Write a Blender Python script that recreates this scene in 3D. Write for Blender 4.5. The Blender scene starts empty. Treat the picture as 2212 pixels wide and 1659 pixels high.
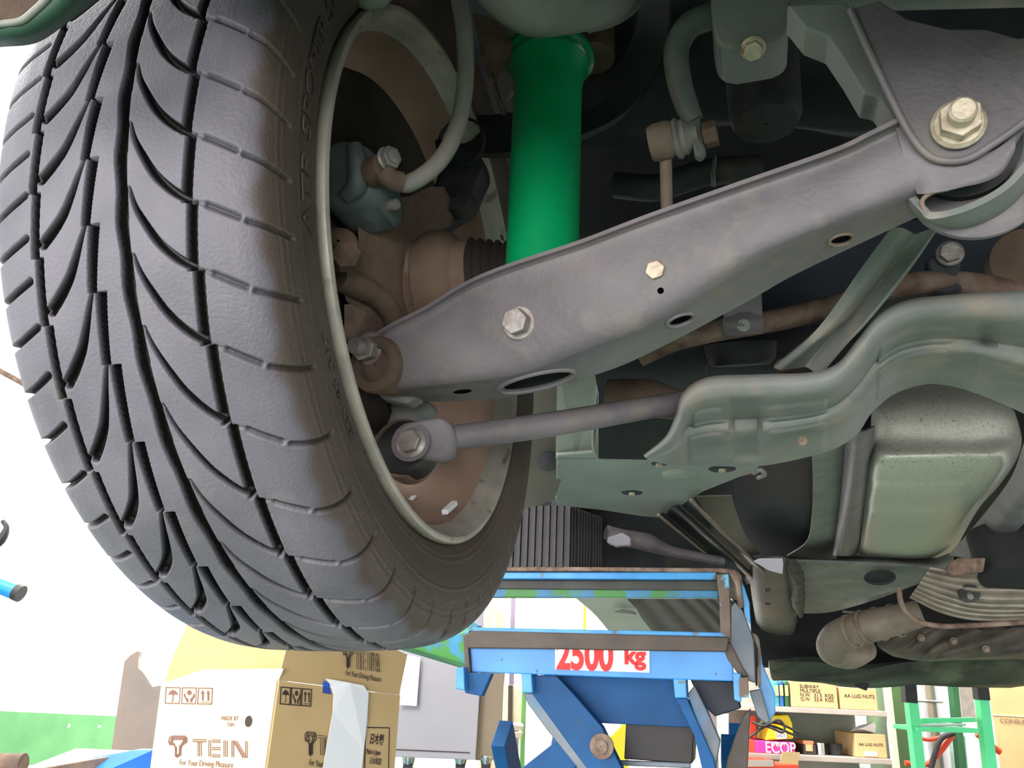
import bpy, bmesh, math, random
import numpy as np
from mathutils import Vector, Matrix
random.seed(7)
sc = bpy.context.scene
COL = sc.collection
# ------------------------------------------------------------------ camera
W, H, F = 2212.0, 1659.0, 1736.0
CX, CY = W/2, H/2
CAMZ = 1.45
pit, rol = math.radians(20.0), math.radians(2.6)
Fv = Vector((0, math.cos(pit), math.sin(pit)))
_r0 = Vector((1, 0, 0)); _u0 = Vector((0, -math.sin(pit), math.cos(pit)))
Rv = _r0*math.cos(rol) + _u0*math.sin(rol)
Uv = -_r0*math.sin(rol) + _u0*math.cos(rol)
CAM = Vector((0, 0, CAMZ))
cd = bpy.data.cameras.new('camera'); co = bpy.data.objects.new('camera', cd); COL.objects.link(co)
cd.sensor_fit = 'HORIZONTAL'; cd.sensor_width = 36.0; cd.lens = 36.0*F/W; cd.clip_start = 0.02; cd.clip_end = 100
M = Matrix((Rv, Uv, -Fv)).transposed().to_4x4(); M.translation = CAM
co.matrix_world = M
sc.camera = co
# ------------------------------------------------------------------ light, exposure
sc.view_settings.view_transform = 'Standard'; sc.view_settings.look = 'None'
sc.view_settings.gamma = 1.0; sc.view_settings.exposure = 0.35; sc.view_settings.use_curve_mapping = False
try:
    sc.cycles.use_denoising = True
    sc.cycles.max_bounces = 8
except Exception: pass
wd = bpy.data.worlds.new('daylight'); sc.world = wd; wd.use_nodes = True
wd.node_tree.nodes['Background'].inputs[0].default_value = (0.86, 0.93, 1.0, 1)
wd.node_tree.nodes['Background'].inputs[1].default_value = 1.6

def area(name, loc, aim, sx, sy, power, col):
    l = bpy.data.lights.new(name, 'AREA'); l.shape = 'RECTANGLE'; l.size = sx; l.size_y = sy; l.energy = power; l.color = col
    o = bpy.data.objects.new(name, l); COL.objects.link(o); o.location = loc
    o.rotation_euler = (Vector(aim)-Vector(loc)).to_track_quat('-Z', 'Y').to_euler(); return o
# daylight of the open garage front (behind the photographer), the open side bay, and unseen ceiling lights added to whiten the walls
area('daylight_front_door', (-1.2, -3.6, 1.7), (0, 0.6, 1.6), 4.0, 2.6, 240, (1.0, 0.94, 0.93))
area('daylight_side_door', (-3.4, -1.5, 1.6), (0.1, 0.8, 1.7), 2.4, 2.2, 60, (1.0, 0.95, 0.92))
area('added_ceiling_light', (-1.2, 4.2, 3.7), (-1.2, 6.4, 0.8), 3.0, 0.5, 420, (1.0, 0.98, 0.95))
area('added_ceiling_light', (1.8, 4.2, 3.7), (1.8, 6.4, 0.8), 3.0, 0.5, 170, (1.0, 0.98, 0.95))
area('added_ceiling_light', (-2.2, 1.5, 3.7), (-2.2, 3.0, 0.0), 1.5, 1.5, 120, (1.0, 0.98, 0.95))

# ------------------------------------------------------------------ pixel -> place helpers
def ray(px, py): return Rv*((px-CX)/F) - Uv*((py-CY)/F) + Fv
def P(px, py, d): return CAM + ray(px, py)*d
def PP(px, py, pt, nrm):
    r = ray(px, py); return CAM + r*((Vector(pt)-CAM).dot(nrm)/r.dot(nrm))
def PH(px, py, h): return PP(px, py, (0, 0, CAMZ+h), Vector((0, 0, 1)))
def PY(px, py, y): return PP(px, py, (0, y, 0), Vector((0, 1, 0)))
def Ds(l): return [P(*q) for q in l]
def Hs(h, l): return [PH(q[0], q[1], h) for q in l]
def cam2w(v): return Rv*v[0] - Uv*v[1] + Fv*v[2]
AX = cam2w((-0.96250748, 0.08499732, 0.25759427))      # wheel axle, towards the outside
WU = cam2w((-0.08210769, -0.99638118, 0.02197434)); WV = cam2w((0.258529847, 0, 0.96600327))
WC = CAM + cam2w((-0.0604, -0.0905, 0.7196))
LW = Vector((AX.x, AX.y, 0)).normalized()              # across the car (left in the picture)
RT = -LW
FW = Vector((-LW.y, LW.x, 0));  FW = FW if FW.y > 0 else -FW   # along the car, away from us
Z = Vector((0, 0, 1))

# ------------------------------------------------------------------ materials
MATS = {}
def mat(name, c1, c2=None, scale=20.0, rough=0.6, metal=0.0, bump=0.15, bscale=120.0, c3=None, s3=6.0, t3=(0.55, 0.7), spec=0.4, coat=0.0, detail=6):
    if name in MATS: return MATS[name]
    m = bpy.data.materials.new(name); m.use_nodes = True; nt = m.node_tree; N = nt.nodes; L = nt.links
    b = N['Principled BSDF']; b.inputs['Roughness'].default_value = rough; b.inputs['Metallic'].default_value = metal
    b.inputs['Specular IOR Level'].default_value = spec; b.inputs['Coat Weight'].default_value = coat
    b.inputs['Coat Roughness'].default_value = 0.08
    tc = N.new('ShaderNodeTexCoord')
    def noise(s, d=detail):
        n = N.new('ShaderNodeTexNoise'); n.inputs['Scale'].default_value = s; n.inputs['Detail'].default_value = d
        L.new(tc.outputs['Object'], n.inputs['Vector']); return n
    def ramp(src, a, b_):
        r = N.new('ShaderNodeMapRange'); r.inputs[1].default_value = a; r.inputs[2].default_value = b_; L.new(src, r.inputs[0]); return r.outputs[0]
    def mix(f, a, b_):
        x = N.new('ShaderNodeMix'); x.data_type = 'RGBA'; L.new(f, x.inputs[0])
        for i, v in ((6, a), (7, b_)):
            if isinstance(v, tuple): x.inputs[i].default_value = (*v, 1)
            else: L.new(v, x.inputs[i])
        return x.outputs[2]
    if c2 is None: c2 = tuple(v*0.75 for v in c1)
    col = mix(ramp(noise(scale).outputs[0], 0.35, 0.65), c1, c2)
    if c3 is not None: col = mix(ramp(noise(s3).outputs[0], *t3), col, c3)
    L.new(col, b.inputs['Base Color'])
    if bump > 0:
        bn = N.new('ShaderNodeBump'); bn.inputs['Strength'].default_value = bump; bn.inputs['Distance'].default_value = 0.002
        L.new(noise(bscale, 4).outputs[0], bn.inputs['Height']); L.new(bn.outputs[0], b.inputs['Normal'])
    MATS[name] = m; return m
arm_m = mat('dusty_arm_steel', (.20, .175, .18), (.13, .115, .125), 14, .5, 0, .25, 260, (.20, .175, .15), 30, (.56, .74))
under_m = mat('dusty_underseal', (.245, .245, .23), (.155, .17, .155), 9, .55, 0, .25, 200, (.29, .25, .21), 22, (.52, .72))
under_d = mat('dark_underseal', (.045, .05, .052), (.025, .028, .03), 12, .65, 0, .3, 150, (.08, .065, .05), 14, (.58, .75))
pale_m = mat('pale_dusty_steel', (.30, .31, .26), (.20, .22, .19), 10, .5, 0, .2, 220, (.36, .33, .27), 25, (.5, .75))
brown_m = mat('brown_dusty_iron', (.17, .11, .075), (.09, .06, .045), 25, .8, 0, .5, 180, (.24, .16, .11), 10, (.5, .7))
rust_m = mat('rusty_steel', (.22, .14, .10), (.11, .07, .05), 60, .75, .1, .5, 240, (.30, .22, .17), 20, (.5, .65))
tan_m = mat('tan_dusty_steel', (.30, .22, .16), (.20, .145, .11), 30, .7, 0, .35, 220)
bolt_m = mat('dusty_zinc_bolt', (.62, .54, .40), (.42, .34, .25), 120, .45, .3, .2, 300, (.35, .16, .08), 90, (.6, .7))
boltg_m = mat('grey_bolt', (.36, .33, .31), (.24, .20, .18), 90, .45, .4, .2, 300)
rimlip_m = mat('dusty_rim_alloy', (.50, .45, .37), (.38, .355, .30), 40, .45, .2, .15, 260, (.22, .17, .13), 60, (.62, .72))
barrel_m = mat('barrel_brown_dust', (.36, .235, .17), (.27, .175, .125), 12, .75, 0, .12, 300)
rubber_m = mat('tread_rubber', (.165, .150, .175), (.115, .108, .125), 16, .5, 0, .25, 500, (.19, .175, .17), 30, (.62, .8))
side_m = mat('dusty_sidewall_rubber', (.10, .074, .058), (.066, .05, .042), 28, .62, 0, .3, 400, (.135, .10, .075), 12, (.52, .72))
black_m = mat('black_rubber', (.018, .018, .02), (.03, .027, .026), 30, .55, 0, .2, 200)
green_m = mat('green_damper_paint', (.0, .33, .11), (.0, .29, .095), 30, .38, 0, .02, 100, spec=.35, coat=.15)
greend_m = mat('dark_green_damper_paint', (.0, .22, .08), (.0, .18, .06), 30, .25, 0, .02, 100, coat=.4)
hose_m = mat('dusty_hose_rubber', (.31, .28, .24), (.23, .215, .19), 30, .6, 0, .2, 300, (.12, .12, .12), 26, (.62, .7))
bar_m = mat('grey_dusty_bar', (.17, .185, .17), (.12, .13, .12), 25, .55, 0, .2, 250, (.20, .17, .14), 30, (.55, .7))
tank_m = mat('speckled_zinc', (.62, .60, .50), (.50, .50, .42), 220, .42, .35, .15, 300, (.30, .24, .17), 160, (.6, .72))
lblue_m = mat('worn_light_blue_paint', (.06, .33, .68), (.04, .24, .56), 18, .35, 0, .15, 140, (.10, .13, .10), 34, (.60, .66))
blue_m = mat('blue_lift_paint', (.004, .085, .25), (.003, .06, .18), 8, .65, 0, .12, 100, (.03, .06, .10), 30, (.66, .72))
greenblue_m = mat('chipped_green_blue_paint', (.05, .24, .44), (.04, .17, .30), 20, .45, 0, .2, 120, (.06, .22, .05), 16, (.47, .55))
peel_m = mat('peeling_blue_brown_paint', (.19, .13, .10), (.13, .09, .07), 30, .6, 0, .2, 150, (.15, .45, .66), 22, (.52, .56))
oldb_m = mat('greasy_brown_steel', (.085, .06, .042), (.05, .036, .027), 16, .5, 0, .2, 120)
steelg_m = mat('worn_grey_steel', (.15, .17, .19), (.09, .11, .13), 12, .45, .2, .15, 120, (.06, .16, .28), 9, (.55, .68))
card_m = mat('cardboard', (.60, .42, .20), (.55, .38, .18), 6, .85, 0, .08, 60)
cardw_m = mat('lit_tone_cardboard', (.78, .64, .42), (.74, .60, .38), 5, .85, 0, .05, 60)  # cardboard lightened in colour for the lit side of the box
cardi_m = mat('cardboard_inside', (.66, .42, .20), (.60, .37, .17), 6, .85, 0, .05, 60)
ink_m = mat('dark_print', (.05, .035, .03), (.05, .035, .03), 5, .8, 0, 0)
inkb_m = mat('brown_print', (.20, .10, .08), (.20, .10, .08), 5, .8, 0, 0)
white_m = mat('white_paint', (.85, .84, .86), (.80, .80, .82), 3, .7, 0, .05, 40)
paper_m = mat('white_paper', (.88, .88, .88), (.86, .86, .88), 3, .7, 0, 0)
red_m = mat('red_print', (.75, .03, .03), (.7, .03, .03), 5, .6, 0, 0)
gwall_m = mat('green_wainscot_paint', (.11, .27, .11), (.085, .22, .09), 5, .6, 0, .1, 40, (.8, .8, .78), 9, (.72, .735))
floor_m = mat('green_painted_floor', (.12, .21, .15), (.16, .20, .16), 1.5, .5, 0, .1, 30)
cab_m = mat('grey_cabinet_paint', (.42, .40, .44), (.38, .36, .40), 2, .5, 0, .03, 40)
cabs_m = mat('beige_cabinet_side', (.30, .23, .16), (.26, .20, .14), 3, .6, 0, .05, 40)
wood_m = mat('brown_wood_post', (.42, .30, .17), (.34, .23, .13), 6, .7, 0, .1, 60)
mint_m = mat('mint_green_paint', (.14, .88, .38), (.12, .82, .34), 8, .35, 0, .05, 60)
steel_m = mat('shiny_sheet_steel', (.55, .53, .52), (.42, .41, .40), 3, .25, .85, .08, 12)
shelf_m = mat('pale_shelf_steel', (.50, .42, .36), (.42, .35, .30), 8, .5, .1, .05, 60)
yel_m = mat('yellow_plastic', (.85, .68, .02), (.8, .62, .02), 5, .4, 0, .02, 60)
mag_m = mat('magenta_card', (.70, .04, .30), (.66, .04, .28), 5, .5, 0, 0)
redp_m = mat('red_card', (.78, .07, .03), (.72, .06, .03), 5, .5, 0, 0)
tape_m = mat('blue_tape', (.02, .12, .70), (.02, .12, .65), 5, .4, 0, 0)
dgreen_m = mat('dark_green_metal', (.03, .12, .05), (.02, .09, .04), 8, .5, 0, .05, 60)
clear_m = mat('cloudy_plastic', (.50, .48, .38), (.46, .44, .35), 8, .35, 0, .02, 60)
chrome_m = mat('bright_chrome', (.7, .7, .7), (.6, .6, .6), 8, .18, 1.0, 0)
alu_m = mat('corrugated_aluminium', (.34, .30, .24), (.24, .20, .16), 25, .5, .3, .3, 120)
dpanel_m = mat('dark_blue_grey_plastic', (.028, .034, .05), (.02, .024, .036), 12, .6, 0, .3, 300)
sealer_m = mat('rough_sealant', (.10, .09, .075), (.05, .045, .04), 60, .8, 0, 1.0, 120)

# ------------------------------------------------------------------ object helpers
def tagg(o, label=None, cat=None, group=None, kind=None):
    if label: o['label'] = label
    if cat: o['category'] = cat
    if group: o['group'] = group
    if kind: o['kind'] = kind
    return o
def thing(name, label, cat, loc, group=None):
    o = bpy.data.objects.new(name, None); COL.objects.link(o); o.location = loc; o.empty_display_size = .05
    return tagg(o, label, cat, group)
def mk(name, verts, faces, m, parent=None, smooth=False, bev=0, seg=2, solid=0, sub=0, soff=-1):
    """verts are world points; the object sits at its parent's origin or, if it has none, at its own centre"""
    root = parent
    while root is not None and root.parent is not None: root = root.parent
    if root is not None: org = Vector(root.location)
    else:
        org = Vector((sum(v[0] for v in verts)/len(verts), sum(v[1] for v in verts)/len(verts), min(v[2] for v in verts)))
    me = bpy.data.meshes.new(name); me.from_pydata([tuple(Vector(v)-org) for v in verts], [], faces); me.update()
    bm = bmesh.new(); bm.from_mesh(me); bmesh.ops.remove_doubles(bm, verts=bm.verts, dist=1e-6)
    if solid == 0 or True: bmesh.ops.recalc_face_normals(bm, faces=bm.faces)
    bm.to_mesh(me); bm.free()
    me.materials.append(m)
    if smooth: me.polygons.foreach_set('use_smooth', [True]*len(me.polygons))
    o = bpy.data.objects.new(name, me); COL.objects.link(o)
    if parent is not None: o.parent = parent
    else: o.location = org
    if sub:
        s = o.modifiers.new('sub', 'SUBSURF'); s.levels = s.render_levels = sub
    if solid:
        s = o.modifiers.new('solid', 'SOLIDIFY'); s.thickness = solid; s.offset = soff
    if bev:
        s = o.modifiers.new('bev', 'BEVEL'); s.width = bev; s.segments = seg; s.limit_method = 'ANGLE'; s.angle_limit = math.radians(35)
        s.harden_normals = False
    return o
def struct(name, *a, **k): return tagg(mk(name, *a, **k), kind='structure')
def prism(name, front, ext, m, parent=None, bev=.0015, smooth=False, seg=2, scale=1.0):
    """outline (world points) given its thickness along the vector ext"""
    n = len(front); ext = Vector(ext)
    c = sum((Vector(v) for v in front), Vector())/n
    back = [c+(Vector(v)-c)*scale+ext for v in front]
    fs = [list(range(n)), list(range(2*n-1, n-1, -1))]+[[i, n+i, n+(i+1) % n, (i+1) % n] for i in range(n)]
    return mk(name, list(front)+back, fs, m, parent, smooth, bev, seg)
def pxprism(name, pts, d, ext, m, parent=None, **k):
    """pts pixels; d a number or function of px"""
    return prism(name, [P(q[0], q[1], q[2] if len(q) > 2 else (d(q[0]) if callable(d) else d)) for q in pts], ext, m, parent, **k)
def box(name, c, ax, ay, az, m, parent=None, bev=.002):
    c, ax, ay, az = map(Vector, (c, ax, ay, az))
    v = [c+ax*i+ay*j+az*k for i in (-.5, .5) for j in (-.5, .5) for k in (-.5, .5)]
    return mk(name, v, [[0, 1, 3, 2], [4, 6, 7, 5], [0, 4, 5, 1], [2, 3, 7, 6], [0, 2, 6, 4], [1, 5, 7, 3]], m, parent, bev=bev)
def bx(name, x0, x1, y0, y1, z0, z1, m, parent=None, bev=.003):
    return box(name, ((x0+x1)/2, (y0+y1)/2, (z0+z1)/2), (x1-x0, 0, 0), (0, y1-y0, 0), (0, 0, z1-z0), m, parent, bev)
def perp(a):
    a = Vector(a).normalized(); t = Vector((0, 0, 1)) if abs(a.z) < .9 else Vector((1, 0, 0))
    u = a.cross(t).normalized(); return a, u, a.cross(u).normalized()
def lathe(name, org, axis, prof, m, parent=None, seg=48, smooth=True, u=None, arc=None, solid=0, closed=False):
    a, uu, v = perp(axis)
    if u is not None: uu = Vector(u).normalized(); v = a.cross(uu)
    a0, a1 = (0, 2*math.pi) if arc is None else arc
    n = seg if arc is None else seg+1
    vs = []; org = Vector(org)
    for (t, r) in prof:
        for i in range(n):
            th = a0+(a1-a0)*i/seg; vs.append(org+a*t+(uu*math.cos(th)+v*math.sin(th))*max(r, 1e-5))
    fs = []
    for j in range(len(prof)-1+(1 if closed else 0)):
        j2 = (j+1) % len(prof)
        for i in range(seg):
            i2 = (i+1) % n if arc is None else i+1
            fs.append([j*n+i, j*n+i2, j2*n+i2, j2*n+i])
    o = mk(name, vs, fs, m, parent, smooth, solid=solid)
    if smooth:
        e = o.modifiers.new('edge', 'EDGE_SPLIT'); e.split_angle = math.radians(42)
    return o
def catmull(pts, n):
    pts = [Vector(p) for p in pts]; m = len(pts)
    if m < 3: return [pts[0].lerp(pts[-1], i/(n-1)) for i in range(n)]
    out = []
    for i in range(n):
        s = i/(n-1)*(m-1); k = min(int(s), m-2); t = s-k
        p0 = pts[k-1] if k > 0 else pts[0]*2-pts[1]; p1 = pts[k]; p2 = pts[k+1]; p3 = pts[k+2] if k+2 < m else pts[-1]*2-pts[-2]
        out.append(.5*((2*p1)+(p2-p0)*t+(2*p0-5*p1+4*p2-p3)*t*t+(3*p1-p0-3*p2+p3)*t**3))
    return out
def tube(name, pts, r, m, parent=None, seg=20, n=None, cap=True, flat=1.0, ripple=None):
    n = n or max(8, len(pts)*8); c = catmull(pts, n)
    rr = r if isinstance(r, (list, tuple)) else [r, r]
    vs = []; T = (c[1]-c[0]).normalized(); _, u, _ = perp(T)
    for i, p in enumerate(c):
        T2 = (c[min(i+1, n-1)]-c[max(i-1, 0)]).normalized(); u = (u-T2*u.dot(T2)).normalized(); v = T2.cross(u)
        s = i/(n-1)*(len(rr)-1); k = min(int(s), len(rr)-2); R = rr[k]+(rr[k+1]-rr[k])*(s-k)
        if ripple: R += ripple[0]*math.sin(i/(n-1)*ripple[1]*2*math.pi)
        for j in range(seg):
            th = 2*math.pi*j/seg; vs.append(p+u*math.cos(th)*R+v*math.sin(th)*R*flat)
    fs = [[i*seg+j, i*seg+(j+1) % seg, (i+1)*seg+(j+1) % seg, (i+1)*seg+j] for i in range(n-1) for j in range(seg)]
    if cap: fs += [list(range(seg))[::-1], list(range((n-1)*seg, n*seg))]
    o = mk(name, vs, fs, m, parent, True)
    e = o.modifiers.new('edge', 'EDGE_SPLIT'); e.split_angle = math.radians(50)
    return o
def sheet(name, rows, m, parent=None, thick=.002, nu=40, nv=16, disp=None, smooth=True, soff=-1, linv=False):
    """rows of world points, smoothed along u; disp(u,v)->metres towards the camera"""
    R = [catmull(r, nu) for r in rows]; g = []
    for i in range(nu):
        colp = [r[i] for r in R]
        if linv:
            out = []
            for j in range(nv):
                s = j/(nv-1)*(len(colp)-1); k = min(int(s), len(colp)-2); out.append(colp[k].lerp(colp[k+1], s-k))
            g.append(out)
        else: g.append(catmull(colp, nv))
    vs = []
    for i in range(nu):
        for j in range(nv):
            p = g[i][j]
            if disp:
                p = p+(CAM-p).normalized()*disp(i/(nu-1), j/(nv-1))
            vs.append(p)
    fs = [[i*nv+j, (i+1)*nv+j, (i+1)*nv+j+1, i*nv+j+1] for i in range(nu-1) for j in range(nv-1)]
    o = mk(name, vs, fs, m, parent, smooth, solid=thick, soff=0)
    e = o.modifiers.new('edge', 'EDGE_SPLIT'); e.split_angle = math.radians(50)
    return o
def sstep(a, b, x):
    t = min(1, max(0, (x-a)/(b-a))) if a != b else float(x > a); return t*t*(3-2*t)
def pad(u, v, u0, u1, v0, v1, e=.02, ev=None):
    ev = ev or e
    return sstep(u0-e, u0+e, u)*(1-sstep(u1-e, u1+e, u))*sstep(v0-ev, v0+ev, v)*(1-sstep(v1-ev, v1+ev, v))
def cut(o, cutters):
    """really cut holes: boolean, applied, cutters removed"""
    for c in cutters:
        b = o.modifiers.new('cut', 'BOOLEAN'); b.operation = 'DIFFERENCE'; b.solver = 'EXACT'; b.object = c
    bpy.context.view_layer.update()
    dg = bpy.context.evaluated_depsgraph_get()
    me = bpy.data.meshes.new_from_object(o.evaluated_get(dg)); o.modifiers.clear(); o.data = me
    for c in cutters:
        bpy.data.objects.remove(c, do_unlink=True)
def hexprism(name, org, axis, r, h, m, parent, rot=0.2, bev=.0008):
    a, u, v = perp(axis); org = Vector(org)
    f = [org+(u*math.cos(rot+i*math.pi/3)+v*math.sin(rot+i*math.pi/3))*r for i in range(6)]
    return prism(name, f, a*h, m, parent, bev=bev)
def bolt(parent, org, axis, rf, rh, h, m, stud=0, name='bolt', rot=.2, washer=None, wm=None):
    """flange + hexagon head (+ stud end) along axis, all under one part"""
    a = Vector(axis).normalized(); org = Vector(org)
    b = lathe(name, org, a, [(0, .0001), (0, rf), (h*.12, rf), (h*.28, rf*.86), (h*.3, .0001)], m, parent, 40)
    hexprism(name+'_head', org+a*h*.25, a, rh, h*.75, m, b, rot)
    if stud: lathe(name+'_end', org+a*h, a, [(0, rh*.62), (stud*.85, rh*.62), (stud, rh*.5), (stud, .0001)], m, b, 28)
    return b
def text(name, body, org, right, up, size, m, parent=None, extrude=.0003, align='LEFT', sx=1.0, bold=0.0):
    cu = bpy.data.curves.new(name, 'FONT'); cu.body = body; cu.size = size; cu.extrude = extrude; cu.align_x = align; cu.offset = bold
    cu.materials.append(m); o = bpy.data.objects.new(name, cu); COL.objects.link(o)
    root = parent
    while root is not None and root.parent is not None: root = root.parent
    off = Vector(root.location) if root is not None else Vector()
    r = Vector(right).normalized(); u = Vector(up).normalized(); n = r.cross(u).normalized(); u = n.cross(r)
    Mx = Matrix((r*sx, u, n)).transposed().to_4x4(); Mx.translation = Vector(org)-off
    bpy.context.view_layer.update()
    me = bpy.data.meshes.new_from_object(o.evaluated_get(bpy.context.evaluated_depsgraph_get()))
    bpy.data.objects.remove(o); o = bpy.data.objects.new(name, me); COL.objects.link(o)
    if not me.materials: me.materials.append(m)
    if parent is not None: o.parent = parent
    o.matrix_local = Mx
    return o

# ================================================================== THE ROOM
XL, XR, YB, YF, ZC = -5.5, 4.6, 6.6, -4.4, 4.2
struct('floor', [(XL, YF, 0), (XR, YF, 0), (XR, YB, 0), (XL, YB, 0)], [[0, 1, 2, 3]], floor_m, solid=.1)
struct('ceiling', [(XL, YF, ZC), (XR, YF, ZC), (XR, YB, ZC), (XL, YB, ZC)], [[0, 1, 2, 3]], white_m, solid=.1)
WZ = PY(120, 1541, YB).z
struct('wall_back', [(XL, YB, 0), (XR, YB, 0), (XR, YB, ZC), (XL, YB, ZC)], [[0, 1, 2, 3]], white_m, solid=.1)
bx('trim_1', XL, -1.0, YB-.012, YB-.001, 0, WZ, gwall_m, bev=.002)['kind'] = 'structure'
bx('trim_2', 2.6, XR, YB-.012, YB-.001, 0, WZ-.12, gwall_m, bev=.002)['kind'] = 'structure'
struct('wall_left', [(XL, 1.5, 0), (XL, YB, 0), (XL, YB, ZC), (XL, 1.5, ZC)], [[0, 1, 2, 3]], white_m, solid=.1)
struct('wall_right', [(XR, YF, 0), (XR, YB, 0), (XR, YB, ZC), (XR, YF, ZC)], [[0, 1, 2, 3]], white_m, solid=.1)
for (x, y) in ((-1.2, 4.2), (1.8, 4.2)):
    L_ = thing('unseen_ceiling_lamp', 'added unseen white tube lamp on the ceiling near the %s of the back wall' % ('left' if x < 0 else 'right'), 'lamp', (x, y, ZC-.4))
    bx('lamp_housing', x-1.2, x+1.2, y-.1, y+.1, ZC-.10, ZC-.02, white_m, L_)  # housings out of view, added with the wall-brightening lights

# ================================================================== WHEEL
PROF = [(.083, .3132), (.06, .3130), (.03, .3120), (.015, .3100), (.005, .3070), (-.002, .3030), (-.0060, .2980), (-.0082, .2910),
        (-.0092, .282), (-.0094, .272), (-.0082, .260), (-.0060, .250), (-.0040, .242), (-.0020, .2365), (.0006, .2325), (.004, .2285), (.010, .2245)]
# one rubber: worn grey tread, brown road dust on the sidewall, clean rubber in the grooves painted near black as their shade
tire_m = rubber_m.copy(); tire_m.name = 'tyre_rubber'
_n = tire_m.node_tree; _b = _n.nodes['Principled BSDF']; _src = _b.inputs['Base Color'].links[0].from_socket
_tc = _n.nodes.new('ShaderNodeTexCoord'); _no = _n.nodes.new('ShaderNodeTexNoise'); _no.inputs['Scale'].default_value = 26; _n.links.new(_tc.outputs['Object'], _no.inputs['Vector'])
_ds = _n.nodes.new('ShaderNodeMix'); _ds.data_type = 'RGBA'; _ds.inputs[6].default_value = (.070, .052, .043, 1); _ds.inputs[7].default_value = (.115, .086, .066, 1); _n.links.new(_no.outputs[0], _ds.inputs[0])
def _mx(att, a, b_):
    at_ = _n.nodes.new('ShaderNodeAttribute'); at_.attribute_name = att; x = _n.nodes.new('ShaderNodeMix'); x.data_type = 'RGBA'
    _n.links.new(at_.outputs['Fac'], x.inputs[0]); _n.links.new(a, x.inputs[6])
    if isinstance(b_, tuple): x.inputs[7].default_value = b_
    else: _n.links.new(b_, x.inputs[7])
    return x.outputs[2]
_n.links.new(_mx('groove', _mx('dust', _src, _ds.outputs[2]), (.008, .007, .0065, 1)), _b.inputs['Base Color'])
def build_tire(parent):
    # arc length profile, mirrored about the middle of the tread
    half = np.array(PROF); full = np.concatenate([half[::-1], np.stack([2*.083-half[1:, 0], half[1:, 1]], 1)])
    seg = np.r_[0, np.cumsum(np.hypot(*np.diff(full, axis=0).T))]
    # smooth resample
    N0 = 2000; ss = np.linspace(0, seg[-1], N0)
    tt = np.interp(ss, seg, full[:, 0]); rr = np.interp(ss, seg, full[:, 1])
    k = np.ones(41)/41
    tt[30:-30] = np.convolve(tt, k, 'same')[30:-30]; rr[30:-30] = np.convolve(rr, k, 'same')[30:-30]
    L = ss[-1]
    # sample: fine on the tread
    c = []; s = 0
    while s < L:
        t_ = np.interp(s, ss, tt); r_ = np.interp(s, ss, rr)
        c.append(s); s += .00045 if r_ > .300 else .0008 if r_ > .29 else .0012 if s < L/2 else .004
    c.append(L); c = np.array(c)
    T = np.interp(c, ss, tt); Rr = np.interp(c, ss, rr)
    dT = np.gradient(T, c); dR = np.gradient(Rr, c); nl = np.hypot(dT, dR); nT, nR = -dR/nl*-1, dT/nl*1
    # outward normal in (t,r): rotate tangent; tangent runs from inner bead to outer bead
    nT, nR = -dR/nl, dT/nl
    th = np.r_[np.arange(-162, -46, .105), np.arange(-46, 198, .7)]
    # pitch coordinate
    J = [-60.6, -67.5, -74.5, -81.3, -88.2, -94.9, -102.3, -110.7, -119.6, -128.2, -136.5, -144.8, -152.5]
    K = list(range(-3, 10)); J = J[::-1]; K = K[::-1]
    while J[0] > -260: J.insert(0, J[0]-7.4); K.insert(0, K[0]+1)
    while J[-1] < 260: J.append(J[-1]+7.2); K.append(K[-1]-1)
    J = np.array(J); K = np.array(K, float)
    phi = np.interp(th, J, K)                       # rises downwards
    th_of = lambda p: np.interp(p, K[::-1], J[::-1])
    depth = np.zeros((len(th), len(T)))
    R0 = .3123; S = np.radians(th)*R0               # metres along the circumference
    # local t measured along the arc so that grooves may turn over the shoulder
    mid = np.argmin(abs(T-.083)); A = .083+(c-c[mid])
    tread = (Rr > .284)
    def groove(centre, width, dep):                 # centre(phi) -> t
        cc = centre(phi)[:, None]; ww = width(phi)[:, None] if callable(width) else width
        d = np.abs(A[None]-cc); m = np.clip((ww/2+.0009-d)/.0018, 0, 1)
        np.maximum(depth, m*dep, out=depth)
    fr = lambda x: x-np.floor(x)
    groove(lambda p: .0288+.0034*fr(p-.02), .0052, .0075)
    groove(lambda p: .0722+.0004*np.sin(2*np.pi*p), lambda p: .0064+.0007*np.sin(2*np.pi*p+1), .0078)
    groove(lambda p: .0908+.0058*fr(p-.13), lambda p: .0062-.0016*fr(p-.13), .0078)
    groove(lambda p: .1300+.0030*fr(p-.5), .0047, .0075)
    def stroke(pts, k, dep, add=0.0):
        q = np.array(pts, float); ph = q[:, 0]+k; s_ = np.radians(th_of(ph))*R0; t_ = q[:, 1]; w_ = q[:, 2]
        # densify
        lo, hi = s_.min()-.006, s_.max()+.006
        iS = np.where((S > lo) & (S < hi))[0]; iT = np.where((A > t_.min()-.006) & (A < t_.max()+.006))[0]
        if not len(iS): return
        X = S[iS][:, None]; Y = A[iT][None]; best = np.full((len(iS), len(iT)), 9.)
        for i in range(len(q)-1):
            ax, ay, bx_, by = s_[i], t_[i], s_[i+1], t_[i+1]; dx, dy = bx_-ax, by-ay
            w = np.clip(((X-ax)*dx+(Y-ay)*dy)/(dx*dx+dy*dy+1e-12), 0, 1)
            d = np.hypot(X-ax-w*dx, Y-ay-w*dy)-(w_[i]+(w_[i+1]-w_[i])*w)/2
            best = np.minimum(best, d)
        m = np.clip((.0009-best)/.0018, 0, 1)*dep
        sub = depth[np.ix_(iS, iT)]; depth[np.ix_(iS, iT)] = np.maximum(sub, m)
    def fine(pts, n=5):                             # Catmull-Rom through the stroke
        v = [Vector(p) for p in pts]; return [tuple(p) for p in catmull(v, (len(pts)-1)*n+1)]
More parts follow.
